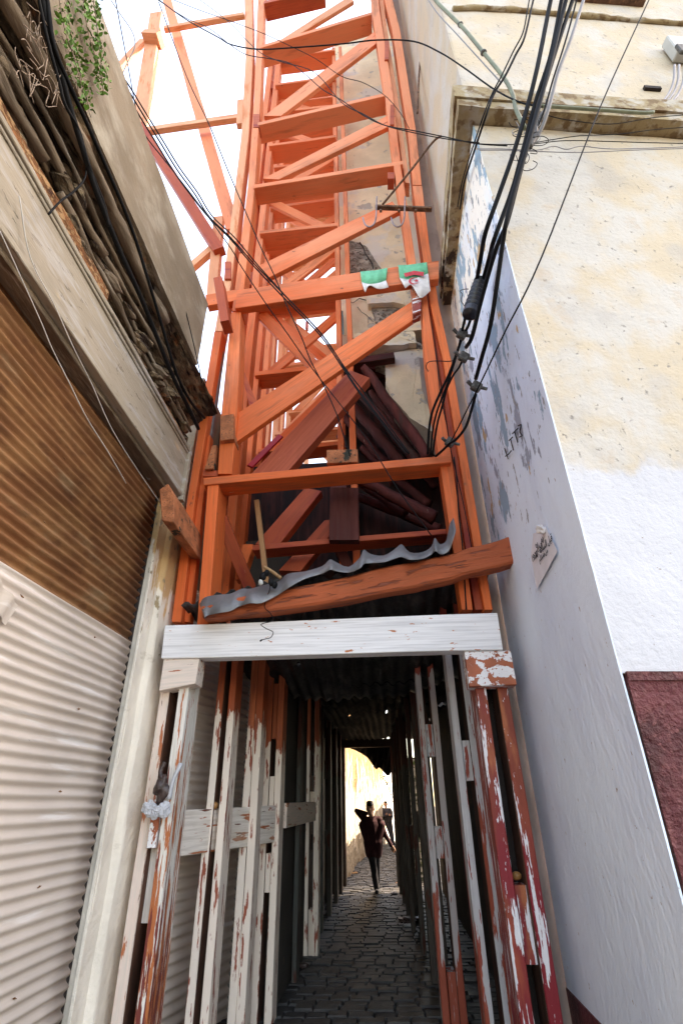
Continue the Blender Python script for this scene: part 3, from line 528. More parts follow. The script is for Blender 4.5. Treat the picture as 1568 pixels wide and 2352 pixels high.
timber('cross_log',A(795,838,5.3),A(905,822,5.3),.11,.12,M['maroon'],OH); timber('cross_log',A(790,850,5.9),A(960,850,5.9),.16,.2,M['maroon'],OH)

# ---------------------------------------------------------------- front shoring tower
T=empty('shoring_tower',(-.4,4.3,0),'tall orange timber shoring tower with rungs and diagonal braces standing over the alley mouth','scaffolding','timber shoring towers over the alley')
O=M['orange']; PA=M['orange_pale']; DE=M['orange_deep']
slat('post_board',[(394,416,1428),(429,447,1152),(492,510,762)],4.24,.2,O,T)
slat('post_board',[(493,511,760),(514,532,640),(535,552,469),(554,571,312),(564,581,131),(560,578,-60)],4.24,.2,PA,T)
slat('post_board',[(452,478,1440),(478,503,1100)],4.16,.3,O,T)
slat('post_board',[(500,532,1088),(508,545,951),(531,553,717)],4.18,.24,O,T)
slat('post_board',[(533,555,714),(569,585,427),(583,598,230),(592,607,0),(595,610,-60)],4.22,.22,O,T)
slat('post_board',[(418,436,1428),(450,466,1152),(470,484,1000)],4.32,.1,O,T)
# grey board showing between the left members
slat('spacer_board',[(436,452,1300),(452,466,1100),(478,490,980),(506,518,762)],4.36,.06,M['conduit'] if 0 else M['greysheet'],T)
slat('post_board',[(1060,1085,1400),(1011,1040,1074),(976,1001,828),(966,980,684),(955,970,648)],4.2,.2,O,T)
slat('post_board',[(945,962,650),(915,931,448),(904,920,383),(883,902,213),(853,871,22),(848,864,-60)],4.2,.2,O,T)
slat('post_board',[(1090,1112,1400),(1040,1060,1074),(1006,1020,828),(985,1000,690)],4.3,.16,DE,T)
slat('post_board',[(1112,1131,1400),(1074,1094,1176),(1017,1036,828),(988,1007,700),(966,985,560),(947,969,427)],4.22,.22,O,T)
slat('post_board',[(948,968,425),(936,955,300),(900,918,66),(883,901,0),(872,888,-60)],4.22,.22,O,T)
slat('post_board',[(930,940,420),(905,917,250),(878,888,60),(862,874,-60)],4.3,.2,PA,T)
# spacers in the posts
for (x0,x1,y0,y1) in ((466,500,1080,1094),(516,530,600,640),(548,558,560,580),(582,596,262,292),(890,905,395,410),(935,948,560,590)):
    qplank('spacer_block',[(x0,y0),(x1,y0),(x1,y1),(x0,y1)],4.21,.16,DE,T)
for (x0,x1,y0,y1) in ((574,592,430,408),(572,585,492,462)): pass
# rungs (laid flat) : front edge + depth
def rung(l,r,hh,Y=4.2,t=.24,mat=O,par=T): return qplank('rung',[l,r,(r[0],r[1]+hh),(l[0],l[1]+hh)],Y,t,mat,par)
rung((468,1097),(1034,1045),17,4.14,.24); rung((583,424),(925,369),8,4.2,.26); rung((592,281),(886,213),7,4.2,.28); rung((599,104),(853,27),6,4.2,.32); rung((606,2),(745,-30),6,4.2,.3,DE)
rung((604,-60),(835,-140),6,4.2,.3)
qplank('cross_beam',[(545,666),(1007,598),(1007,640),(540,708)],4.12,.1,O,T); qplank('cross_beam',[(472,677),(546,664),(544,690),(476,702)],4.22,.1,O,T)
rung((580,1252),(1048,1212),12,4.75,.22,DE)
# diagonals
def brace(a,b,c,d,Y,t=.07,mat=O,par=T): return qplank('brace',[a,b,c,d],Y,t,mat,par)
brace((535,955),(945,692),(958,728),(535,1020),4.24); brace((575,1090),(803,850),(849,868),(655,1090),4.6,.14,DE)
brace((590,612),(900,462),(918,484),(612,640),4.27); brace((604,410),(895,262),(905,284),(640,412),4.27); brace((606,266),(860,72),(866,98),(645,266),4.27); brace((643,92),(800,-8),(812,2),(668,90),4.3,mat=PA)
brace((585,1250),(700,1120),(738,1128),(640,1252),4.9,.14,DE); brace((640,1310),(745,1195),(790,1190),(690,1312),5.1,.14,DE)
brace((545,815),(560,850),(592,930),(575,940),4.9,.08,DE)
qplank('bearing_block',[(750,1033),(821,1031),(821,1061),(750,1064)],4.2,.3,M['endgrain'],T)
qplank('bearing_block',[(506,955),(536,950),(537,1008),(506,1012)],4.12,.2,M['endgrain'],T)
qplank('bearing_block',[(945,660),(968,655),(966,715),(948,722)],4.14,.14,M['red_post'],T)
qplank('bearing_block',[(488,1022),(498,1022),(490,1076),(470,1078)],4.17,.2,M['endgrain'],T)
timber('stub_post',A(505,652,3.95),A(521,752,4.0),.1,.2,DE,T)
slat('middle_post',[(795,822,1320),(760,782,1240),(758,802,1060)],5.0,.2,M['maroon'],T)
slat('middle_post',[(755,824,1240),(758,822,1120)],4.62,.1,M['maroon'],T)
slat('lower_post',[(540,556,1330),(556,582,1250)],4.9,.15,O,T)
timber('slanting_prop',A(508,1190,4.45),A(575,1350,4.95),.12,.1,DE,T); timber('slanting_prop',A(590,1150,4.5),A(612,1340,4.6),.05,.05,M['rawwood'],T)
# blue painted plank end and small hardware
qplank('painted_plank_end',[(773,713),(787,713),(789,768),(776,768)],5.3,.1,M['blueplank'],T)
for (x,y) in ((888,90),(900,240)): qplank('hanging_cleat',[(x-4,y),(x+5,y),(x+4,y+46),(x-5,y+46)],4.17,.06,DE,T)
# ---------------------------------------------------------------- rear shoring towers
def rear(Y,XL,XR,rz,bz,label,mat=O,zt=17.5,z0=3.2,wl=.11,sl=0):
    R=empty('shoring_tower',((XL+XR)/2,Y,0),label,'scaffolding','timber shoring towers over the alley')
    for x in (XL-.30,XL-.13): timber('post_board',(x,Y,z0),(x-sl,Y,zt),wl,.2,mat,R)
    for x in (XR,XR+.15): timber('post_board',(x+.05,Y,z0),(x+.02,Y,zt),.07,.2,mat,R)
    for k,z in enumerate(rz): timber('rung',(XL-.12,Y-.02,z+.03*math.sin(k*2.)),(XR+.05,Y-.02,z+.06+.03*math.sin(k*3.)),.08,.32,mat,R)
    for z0_,z1_,s in bz:
        a=(XL-.05,Y+.09,z0_); b=(XR+.02,Y+.09,z1_)
        if s<0: a=(XL-.05,Y+.09,z1_); b=(XR+.02,Y+.09,z0_)
        timber('brace',a,b,.17,.06,mat,R)
    for k in range(6): timber('spacer_block',(XL-.215,Y,z0+1.1+k*2.1),(XL-.215,Y,z0+1.4+k*2.1),.08,.15,M['orange_deep'],R)
    return R
rear(5.15,-1.5,-.42,(8.05,9.6,11.0,12.3,13.5,14.7,16.),((6.4,8.,-1),(8.2,9.5,1),(9.8,10.9,-1),(11.1,12.2,1),(12.4,13.4,-1),(13.6,14.6,-1)),'orange shoring tower just behind the front one, against the overhanging house',zt=16.4)
rear(6.0,-1.62,-.47,(7.4,9.0,10.5,11.8,13.2,14.6,16.),((7.5,8.9,1),(9.1,10.4,-1),(10.6,11.7,1),(13.3,14.5,-1)),'orange shoring tower wedged between the second and the third',M['orange'],zt=16.9)
rear(6.9,-1.72,-.5,(6.6,8.3,10.1,11.9,13.6,15.4),((6.7,8.2,1),(8.4,10.0,-1),(10.2,11.8,1),(12,13.5,-1)),'orange shoring tower third from the alley mouth',M['orange'],zt=16.6)
rear(7.9,-1.7,-.5,(5.9,7.7,9.5,11.2,12.9,14.6),((6.,7.6,-1),(7.8,9.4,1),(9.6,11.1,-1),(11.3,12.8,1)),'pale orange shoring tower between the third and the fourth',M['orange_pale'],zt=16)
rear(9.0,-1.68,-.5,(5.5,7.4,9.2,11.1,13.),((5.6,7.3,1),(7.5,9.1,-1),(9.3,11,1)),'orange shoring tower fourth from the alley mouth',M['orange_pale'],zt=15)
rear(11.5,-1.66,-.5,(4.8,6.6,8.4,10.2),((4.9,6.5,-1),(6.7,8.3,1)),'farthest orange shoring tower seen through the others',M['orange_pale'],zt=13)
# raking frame standing against the sky on the left
RK=empty('raking_frame',A(420,500,6.2),'open orange timber frame leaning against the sky above the left parapet','scaffolding')
YR=6.2
qplank('leg',[(345,38),(372,36),(337,255),(305,260)],YR,.14,PA,RK) if 0 else None
def rk(name,a,b,w,t,mat,Y=YR,Y2=None):
    p=A(*a,Y); q=A(*b,Y2 or Y); return timber(name,p,q,w*1.45,t*1.3,mat,RK)
rk('leg',(361,36),(320,300),.26,.14,PA); rk('diagonal',(378,-20),(536,530),.2,.1,O,YR+.3); rk('crossbar',(378,68),(562,36),.14,.1,PA); rk('crossbar',(325,304),(552,271),.13,.1,PA)
rk('lower_leg',(322,292),(505,580),.15,.14,DE,YR-.1); rk('cleat',(335,90),(370,92),.16,.3,PA,YR-.15); rk('strut',(330,95),(262,170),.14,.1,PA); rk('strut',(492,570),(435,620),.1,.1,PA); rk('post',(503,505),(488,700),.13,.12,PA)
rk('cleat',(553,235),(551,290),.1,.1,PA)
# timber stubs sticking out of the left building
def stub(name,p,q,w,t,label,mat,group=None,yh=(0,0,1)):
    o=timber(name,p,q,w,t,mat,None,yh=yh,n=4); return tag(o,label,'timber',group)
# big projecting beam end near the shutter corner: near end seen end-on
bm=bmesh.new(); f0=[AX(368,1122,-1.72),AX(388,1110,-1.6),AX(402,1180,-1.6),AX(372,1198,-1.72)]
f0=[A(366,1124,3.55),A(386,1110,3.55),A(401,1138,3.55),A(399,1200,3.55),A(372,1196,3.55)]; f1=[p+Vector((-.02,.75,0)) for p in f0]
a=[bm.verts.new(p) for p in f0]; b=[bm.verts.new(p) for p in f1]; bm.faces.new(a); bm.faces.new(b[::-1])
for i in range(5): bm.faces.new((a[i],b[i],b[(i+1)%5],a[(i+1)%5]))
bmesh.ops.recalc_face_normals(bm,faces=bm.faces[:]); bmesh.ops.bevel(bm,geom=bm.edges[:],offset=.006,segments=1,affect='EDGES')
tag(link('beam_end',bm,M['endgrain']),'squared orange beam end jutting out beside the rusty shutter','timber')
# ---------------------------------------------------------------- portal at the mouth of the passage
PT=empty('entrance_portal',(-.4,4.3,0),'front portal of the passage with a white lintel beam on peeling paired posts','portal','portal frames along the passage')
qplank('lintel_beam',[(380,1436),(1140,1407),(1153,1492),(371,1512)],4.08,.13,M['beam_white'],PT,warp=.008)
qplank('packing_block',[(377,1513),(458,1512),(449,1570),(366,1587)],4.1,.16,M['white_post'],PT); qplank('packing_block',[(1066,1496),(1172,1494),(1186,1572),(1078,1577)],4.1,.16,M['red_block'],PT)
def post(par,x0,x1,Y,t,z0,z1,mat,name='post_board',lean=0): return timber(name,((x0+x1)/2,Y+t/2,z0),((x0+x1)/2+lean,Y+t/2,z1),x1-x0,t,mat,par,warp=0 if name=='slot_lining' else .003,ch=.0005 if name=='slot_lining' else .005)
post(PT,-1.785,-1.71,4.2,.24,0,2.5,M['white_post']); post(PT,-1.625,-1.545,4.17,.27,0,2.5,M['white_worn'])
post(PT,.69,.77,4.18,.3,0,2.45,M['red_post']); post(PT,.86,.94,4.2,.26,0,2.45,M['red_post'])
post(PT,-1.708,-1.63,4.26,.14,.92,1.42,M['white_post'],'spacer_block'); post(PT,-1.70,-1.64,4.16,.14,1.35,1.68,M['red_block'],'spacer_block'); post(PT,.775,.855,4.24,.15,.72,1.12,M['red_post'],'spacer_block')
post(PT,.775,.855,4.44,.04,0,2.45,M['black_gap'],'backing_board'); post(PT,-1.708,-1.63,4.42,.03,0,2.45,M['maroon'],'backing_board')
def portal(Y,L,R,label,matL,matR,beam=None,spL=(),spR=(),t=.22,zt=3.1):
    P_=empty('passage_portal',(-.4,Y,0),label,'portal','portal frames along the passage')
    for a,b in L: post(P_,a,b,Y,t,0,zt,matL)
    for a,b in R: post(P_,a,b,Y,t,0,zt,matR)
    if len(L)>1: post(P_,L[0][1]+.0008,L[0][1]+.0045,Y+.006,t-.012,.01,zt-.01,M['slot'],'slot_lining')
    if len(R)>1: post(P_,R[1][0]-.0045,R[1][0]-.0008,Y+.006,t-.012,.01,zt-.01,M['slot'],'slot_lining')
    if len(L)>1:
        for z0,z1 in spL: post(P_,L[0][1]+.003,L[1][0]-.003,Y+.02,t-.05,z0,z1,matL,'spacer_block')
    if len(R)>1:
        for z0,z1 in spR: post(P_,R[0][1]+.003,R[1][0]-.003,Y+.02,t-.05,z0,z1,matR,'spacer_block')
    x0=min(a for a,b in L) if L else -1.2; x1=max(b for a,b in R) if R else .5
    if beam: timber('cross_beam',(x0,Y+t/2-.005,beam),(x1,Y+t/2,beam),.18,t+.04,M['shade_beam'],P_)
    return P_
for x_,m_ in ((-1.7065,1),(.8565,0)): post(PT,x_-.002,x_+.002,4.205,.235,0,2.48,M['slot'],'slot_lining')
pa=M['passage']; pr_=M['passage_r']
portal(4.8,[(-1.51,-1.45),(-1.40,-1.34)],[(.56,.62),(.69,.79)],'second portal of the passage, posts orange above and white below',pa,pr_,None,spR=((1.75,2.05),(.0,.2)),zt=3.4)
portal(5.32,[(-1.34,-1.275),(-1.27,-1.2)],[],'third portal, its left post thin and badly flaked',pa,pr_,None,zt=3.2)
portal(5.76,[(-1.26,-1.195),(-1.14,-1.075)],[(.335,.395),(.475,.535)],'fourth portal, its slotted left post beside the white rails',M['passage_low'],pr_,None,spL=((1.45,1.85),(.9,1.2),(2.2,2.75)),spR=((2.0,2.3),(1.15,1.4),(0,.35)),zt=3.1)
portal(6.9,[(-1.1,-1.05)],[(.32,.38),(.45,.5)],'fifth portal, where the plaster pier narrows the passage',M['deep_shade'],M['deep_shade'],None)
portal(8.0,[(-1.16,-1.09),(-1.03,-.96)],[(.28,.34),(.42,.48)],'sixth portal, its left post foot standing clear on the cobbles',pa,M['deep_shade'],None,spL=((0,.45),(1.5,1.75)),spR=((1.2,1.5),))
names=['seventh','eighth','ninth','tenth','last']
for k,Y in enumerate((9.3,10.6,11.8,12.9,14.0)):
    rx=.24-.036*(k+1); portal(Y,[(-1.3,-1.24),(-1.13,-1.06)],[(rx,rx+.06),(rx+.13,rx+.19)],names[k]+' portal of the passage'+(', framing the sunlit alley beyond' if k==4 else ', a dark frame deep inside'),M['deep_shade'],M['deep_shade'],2.9 if k==4 else None,spL=((1.0,1.2),(2.,2.3)),spR=((1.,1.3),(2.,2.2)))
# horizontal rails
def rail(a,b,h,t,label):
    o=timber('rail_board',a,b,h,t,M['white_post'],None,yh=Vector(b)-Vector(a) and (1,.3,0)); return tag(o,label,'rail')
rail((-1.60,4.5,1.42),(-1.13,5.74,1.44),.30,.05,'pale rail board fixed between the first posts on the left, low over the ribbed wall')
rail((-1.07,6.,1.5),(-1.02,7.98,1.52),.22,.05,'dim rail board farther in, fixed across the plaster pier')
# small things wedged in the posts
def blob(name,c,r,mat,label,cat,sc=(1,1,1),amp=.3,f=20,parent=None):
    bm=bmesh.new(); bmesh.ops.create_icosphere(bm,subdivisions=3,radius=r); c=Vector(c)
    for v in bm.verts: q=v.co*(1+noise.noise(v.co*f+c*7)*amp); v.co=Vector((q.x*sc[0],q.y*sc[1],q.z*sc[2]))+c
    o=link(name,bm,mat,parent,smooth=True); return tag(o,label,cat) if label else o
bagc=A(365,1855,4.1); BG=empty('knotted_bag',bagc,'white plastic bag with a dark knotted neck, tucked on the left front post','bag')
bm=bmesh.new()
for dx,dz,rr in ((-.06,-.005,.047),(.05,-.012,.045),(0,-.015,.04),(.065,-.03,.03),(-.02,-.035,.034)):
    q=bmesh.ops.create_icosphere(bm,subdivisions=4,radius=rr)
    for v in q['verts']: n_=abs(noise.noise(v.co*22+Vector((dx*50,3,0))))*1.1+abs(noise.noise(v.co*60))*.35; k=v.co*(1.25-n_); v.co=Vector((k.x,k.y*.6,k.z*1.05))+bagc+Vector((dx,-.02,dz))
link('bag_body',bm,M['bagwhite'],BG)
blob('bag_neck',bagc+Vector((.01,-.02,.12)),.05,M['bagblack'],None,None,(.9,.7,1.6),.8,30,BG); tubeobj('bag_tail',[bagc+Vector((.03,-.02,.15)),bagc+Vector((-.02,-.01,.22)),bagc+Vector((.0,0,.29))],.014,M['bagblack'],BG,rough=.6)
tubeobj('bag_handle',[bagc+Vector((.07,-.02,.05)),bagc+Vector((.09,-.02,.17)),bagc+Vector((.12,0,.28))],.014,M['bagwhite'],BG,rough=.6)
blob('onion',(.815,4.3,1.165),.032,M['onion'],'small brown onion resting in the slot of the right front post','onion',(1,1,.8),.1)
blob('onion',A(494,1850,4.84)+Vector((0,0,.0)),.028,M['onion'],'orange-brown onion wedged above the rail on the left','onion',(1,1,1),.1)
# ---------------------------------------------------------------- awning, roof sheets
bm=bmesh.new(); pts=[]; top=[(462,1392),(600,1362),(760,1330),(900,1300),(1000,1280),(1080,1258),(1176,1230)]; bot=[(466,1420),(610,1405),(760,1382),(900,1358),(1000,1338),(1080,1316),(1181,1292)]
secs=[]
for (a,b) in zip(catmull([A(x,y,3.96) for x,y in top],4),catmull([A(x,y,3.96) for x,y in bot],4)):
    w=Vector((noise.noise(a*4),noise.noise(a*3+Vector((9,0,0))),noise.noise(a*5)))*.02; secs.append([a+w,b+w*.5,b+w+Vector((0,.16,0)),a+w+Vector((0,.16,0))])
p0=(secs[0][0]+secs[0][1])/2; p1=(secs[-1][0]+secs[-1][1])/2; m=frame(p0,p1); mi=m.inverted()
loft(bm,[[mi@q for q in s] for s in secs],.018); bmesh.ops.recalc_face_normals(bm,faces=bm.faces[:])
tag(link('crooked_beam',bm,M['old_orange'],mtx=m,smooth=False),'thick crooked orange beam, cracked and bowed, lying across the passage mouth above the white lintel','beam')
# corrugated strip lying on the beam, front edge ragged
edge=[(458,1388),(470,1372),(500,1366),(530,1363),(555,1352),(575,1352),(600,1345),(640,1335),(660,1318),(700,1312),(740,1300),(757,1285),(770,1290),(800,1302),(826,1280),(835,1262),(850,1272),(880,1276),(905,1262),(922,1250),(940,1268),(970,1268),(990,1255),(998,1235),(1010,1250),(1025,1240),(1032,1205),(1040,1190)]
low=[(470,1405),(478,1400),(500,1395),(530,1390),(548,1380),(575,1372),(600,1372),(640,1352),(665,1335),(700,1326),(740,1314),(757,1305),(770,1308),(800,1312),(826,1302),(835,1292),(850,1290),(880,1288),(905,1280),(922,1276),(940,1282),(970,1280),(990,1270),(1000,1262),(1012,1270),(1030,1262),(1040,1235),(1046,1215)]
bm=bmesh.new(); R0=catmull([A(x,y,4.02+.03*math.sin(i*1.7)) for i,(x,y) in enumerate(edge)],3); R1=catmull([A(x,y+(13 if x<700 else 3),3.88+.03*math.sin(i*2.1)) for i,(x,y) in enumerate(low)],3)
rows=[]
for a,b in zip(R0,R1):
    far=a+Vector((0,.5,.0)); rows.append([bm.verts.new(v) for v in (b,b.lerp(a,.5)+Vector((noise.noise(b*14)*.03,noise.noise(b*17)*.04,noise.noise(b*11)*.02)),a,a.lerp(far,.5),far)])
for r0,r1 in zip(rows,rows[1:]):
    for j in range(4): bm.faces.new((r0[j],r1[j],r1[j+1],r0[j+1]))
o=link('crumpled_sheet',bm,M['greysheet'],smooth=True); md=o.modifiers.new('t','SOLIDIFY'); md.thickness=.003
tag(o,'crumpled grey corrugated sheet with a ragged wavy edge lying on the crooked beam','metal sheet')
def roof(name,y0,y1,zf,x0,x1,label,pitch=.13,amp=.022,nx=90,ny=26,ragged=0):
    bm=bmesh.new(); g=[]
    for i in range(ny+1):
        t=i/ny; row=[]
        for j in range(nx+1):
            s=j/nx; x=x0(t)+(x1(t)-x0(t))*s; y=y0+(y1-y0)*t+(ragged*noise.noise(Vector((x*4,t*3,2))) if i in(0,ny) else 0)
            row.append(bm.verts.new((x,y,zf(s,t)+math.sin(2*math.pi*x/pitch)*amp+noise.noise(Vector((x*1.4,y*1.1,8)))*.1+noise.noise(Vector((x*5,y*4,1)))*.025)))
        g.append(row)
    for i in range(ny):
        for j in range(nx): 
            if random.random()<.0012: continue
            bm.faces.new((g[i][j],g[i+1][j],g[i+1][j+1],g[i][j+1]))
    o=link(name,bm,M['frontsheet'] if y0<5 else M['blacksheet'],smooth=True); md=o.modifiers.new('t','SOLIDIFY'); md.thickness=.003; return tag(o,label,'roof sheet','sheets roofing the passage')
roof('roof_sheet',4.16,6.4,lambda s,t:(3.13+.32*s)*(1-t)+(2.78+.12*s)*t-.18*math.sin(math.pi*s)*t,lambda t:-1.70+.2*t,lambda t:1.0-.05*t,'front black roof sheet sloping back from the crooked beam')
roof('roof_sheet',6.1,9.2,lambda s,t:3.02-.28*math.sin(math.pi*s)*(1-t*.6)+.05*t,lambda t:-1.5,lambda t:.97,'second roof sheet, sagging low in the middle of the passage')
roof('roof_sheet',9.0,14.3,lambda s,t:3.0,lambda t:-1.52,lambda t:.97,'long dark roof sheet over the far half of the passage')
# dangling corrugated piece at the exit
bm=bmesh.new(); tp=[(802,1716),(830,1716),(850,1716),(870,1716),(890,1716),(902,1716),(911,1716)]; lo_=[(803,1719),(832,1732),(852,1748),(866,1768),(884,1776),(900,1780),(908,1740)]; lo_=[(803,1718),(825,1728),(845,1742),(862,1766),(872,1764),(893,1782),(908,1742)]
lo2=catmull([A(x,y,14.45) for x,y in lo_],5); tp2=catmull([A(x,y-8,14.3) for x,y in tp],5); rows=[]
for k,(a,b) in enumerate(zip(tp2,lo2)): w=Vector((0,.05*math.sin(k*1.9),0)); rows.append([bm.verts.new(a),bm.verts.new(a.lerp(b,.5)+w),bm.verts.new(b+w)])
for r0,r1 in zip(rows,rows[1:]):
    for j in range(2): bm.faces.new((r0[j],r1[j],r1[j+1],r0[j+1]))
o=link('dangling_sheet',bm,M['blacksheet'],smooth=True); md=o.modifiers.new('t','SOLIDIFY'); md.thickness=.004; tag(o,'torn corrugated sheet dangling at the sunlit end of the passage','metal sheet')
# ---------------------------------------------------------------- sunlit end of the alley
FW=empty('sunlit_wall',(-1.2,18,0),'bright ochre and limewashed wall on the left beyond the passage','wall')
def fw(p0,p1,z): return panel('plaster_face',p0,p1,0,z,M['farwall'],FW,inner=(-1,.3,0),step=.12,amp=.07,thick=.4)
fw((-1.14,14.45),(-1.10,19.),4.6); fw((-1.09,19.02),(-.62,25),4.2); fw((-.6,25.02),(-.30,28),3.6)
o=panel('white_gable',(-.36,28.2),(.35,30.),0,3.4,M['farwhite'],None,inner=(-.4,1,0),step=.3,thick=.3); tag(o,'blazing white wall closing the alley behind the standing figure','wall')
o=panel('stone_wall',(.42,28.),(.34,14.6),0,2.6,M['rubblestone'],None,inner=(1,0,0),step=.15,amp=.06,thick=.4); tag(o,'rough stone wall with green tufts on the right beyond the passage','wall')
bc=A(890,1803,25.5); BU=empty('wall_shrub',bc,'small green shrub growing out of the sunlit wall top','shrub'); P_=[bc+Vector((-.2,-.2,.3)),bc,bc+Vector((.15,0,-.4))]; leafcluster('leaves',P_,M['leaf2'],BU,110,.07,.08); tubeobj('stem',P_,.02,M['root'],BU)
# ---------------------------------------------------------------- hardware and flags
HB=empty('hook_bracket',A(930,478,3.9),'rusty iron bar with two hanging hooks and a slanting stay, fixed to the right post','bracket')
timber('bar',A(862,476,3.95),A(991,481,3.95),.035,.06,M['iron'],HB,n=2); tubeobj('stay_rod',[A(878,470,3.92),A(940,395,3.7),A(992,328,3.55),A(1013,312,3.5)],.014,M['iron'],HB)
for dx in (0,65): tubeobj('hook',[A(x+dx,y,3.9) for x,y in ((865,452),(864,480),(863,500),(858,515),(848,521),(838,515),(833,500))],.010,M['hook'],HB)
for dx in (874,916,954): bm=bmesh.new(); bmesh.ops.create_cone(bm,segments=6,radius1=.018,radius2=.018,depth=.03,cap_ends=True,matrix=Matrix.Translation(A(dx,484,3.93))@Matrix.Rotation(math.pi/2,4,'X')); link('bolt',bm,M['iron'],HB)
def cloth(px,Y,mats,label,name='flag_scrap'):
    """px grid rows of pixel points; rows index -> material"""
    root=empty(name,A(*px[0][0],Y),label,'flag','torn flag scraps on the cross beam')
    rows=[catmull([A(x,y,Y+.012*math.sin(i*2+j*1.7)) for i,(x,y) in enumerate(r)],5) for j,r in enumerate(px)]
    for j,mt in enumerate(mats):
        bm=bmesh.new(); a=[bm.verts.new(p) for p in rows[j]]; c=[bm.verts.new(p.lerp(q,.5)+Vector((0,-.008*math.sin(k*1.3),0))) for k,(p,q) in enumerate(zip(rows[j],rows[j+1]))]; b=[bm.verts.new(p) for p in rows[j+1]]
        for k in range(len(a)-1): bm.faces.new((a[k],c[k],c[k+1],a[k+1])); bm.faces.new((c[k],b[k],b[k+1],c[k+1]))
        o=link({'flag_green':'green_field','flag_white':'white_field'}[mt.name],bm,mt,root,smooth=True); md=o.modifiers.new('t','SOLIDIFY'); md.thickness=.001
    return root
f1=cloth([[(827,624),(845,622),(865,620),(890,615)],[(830,648),(848,652),(868,650),(886,644)],[(838,672),(848,656),(870,664),(892,660)]],4.09,[M['flaggreen'],M['flagwhite']],'small torn green and white flag scrap on the orange cross beam')
f2=cloth([[(914,609),(938,608),(960,605),(980,602)],[(917,638),(940,642),(962,636),(983,628)],[(930,662),(945,655),(965,684),(988,668)]],4.085,[M['flaggreen'],M['flagwhite']],'larger hanging flag scrap, green over white with a red crescent and star')
bm=bmesh.new(); cc=A(950,645,4.06); n=14; oi=[]
for k in range(n+1):
    t=math.radians(-140+k*20-0); oo=cc+Vector((math.cos(t)*.06,0,math.sin(t)*.06)); t2=math.radians(-140+k*20); ii=cc+Vector((.014+math.cos(t2)*.046,0,math.sin(t2)*.046)); oi.append((oo,ii))
# crescent open to the right
oi=[]
for k in range(n+1):
    t=math.radians(40+k*20); w=math.sin(math.pi*k/n); c0=cc+Vector((math.cos(t)*.062,0,math.sin(t)*.062)); oi.append((c0,c0-Vector((math.cos(t),0,math.sin(t)))*.026*w))
vv=[(bm.verts.new(a),bm.verts.new(b)) for a,b in oi]
for (a,b),(c,d) in zip(vv,vv[1:]): bm.faces.new((a,c,d,b))
o=link('red_crescent',bm,M['flagred'],f2); o.modifiers.new('t','SOLIDIFY').thickness=.001
bm=bmesh.new(); sc=cc+Vector((.03,0,0)); st=[bm.verts.new(sc+Vector((math.cos(math.radians(90+36*k)),0,math.sin(math.radians(90+36*k))))*(.034 if k%2==0 else .014)) for k in range(10)]; bm.faces.new(st); o=link('red_star',bm,M['flagred'],f2); o.modifiers.new('t','SOLIDIFY').thickness=.001
bm=bmesh.new(); vs=[bm.verts.new(A(x,y,4.055)) for x,y in ((927,628),(950,622),(973,625),(972,634),(950,631),(930,636))]; bm.faces.new(vs); o=link('red_fold',bm,M['flagred'],f2); o.modifiers.new('t','SOLIDIFY').thickness=.001
# red scrap and tangle behind the braces
tag(timber('red_scrap',A(574,1072,4.75),A(645,1002,4.9),.07,.03,M['redplastic']),'bright red plastic strip caught behind the lower brace','scrap')
# ---------------------------------------------------------------- cables
def cable(pts,f,r,label,mat=None,group=None,seg=8,name='overhead_cable'):
    P_=[f(i/(len(pts)-1),x,y) for i,(x,y) in enumerate(pts)]; return tubeobj(name,P_,r,mat or M['cable'],None,seg=seg,label=label,cat='cable',group=group)
yy=lambda a,b:(lambda t,x,y:A(x,y,a+(b-a)*t)); xx=lambda X:(lambda t,x,y:AX(x,y,X))
g1='black cables along the rotting left soffit'
cable([(90,-30),(98,0),(120,109),(146,190),(164,255),(204,386),(226,452),(277,580),(328,693),(394,857),(430,930),(456,985)],xx(-1.6),.017,'thickest black cable hanging along the left soffit',group=g1)
cable([(100,-30),(109,0),(126,109),(171,219),(204,292),(255,408),(303,525),(339,638),(372,747),(405,857),(440,925),(470,960)],xx(-1.58),.012,'second black cable along the left soffit, ending at the shoring post',group=g1)
cable([(85,-30),(90,0),(112,100),(137,190),(150,240),(182,300),(205,380),(240,470),(250,520)],xx(-1.59),.009,'thin black cable dropping beside the thickest one on the left soffit',group=g1)
cable([(255,0),(277,33),(304,73),(310,106),(292,146),(270,197),(255,255),(244,328),(248,419)],yy(1.45,1.9),.004,'grey cable end looping loosely over the parapet edge',M['cable_grey'],g1)
cable([(262,-20),(275,50),(292,139),(328,328),(372,492),(412,653),(452,820),(464,880)],yy(1.5,3.6),.0045,'straight thin cable running down across the parapet face',group=g1)
cable([(200,370),(195,410),(170,440),(140,462),(112,492)],xx(-1.7),.006,'short stiff cable end sticking out above the lintel board',group=g1)
g2='black bundle crossing from upper left over the braces'
base=[(110,-50),(145,0),(200,85),(240,145),(280,200),(320,265),(360,330),(400,395),(440,450),(480,500),(530,550),(579,607),(650,682),(734,769),(786,844),(809,879),(832,912),(892,992),(933,1045)]
for k,(dx,dy,r,lb) in enumerate(((0,0,.0075,'lowest strand of the thick bundle sagging across the tower'),(7,-5,.007,'middle strand of the thick bundle sagging across the tower'),(13,-9,.0065,'upper strand of the thick bundle sagging across the tower'))):
    cable([(x+dx*(1 if i<9 else .45+.3*math.sin(i+k*2)),y+dy*(1 if i<9 else .4)) for i,(x,y) in enumerate(base)],lambda t,x,y:A(x,y,1.15+(3.95-1.15)*min(1,t*1.35)),r,lb,group=g2)
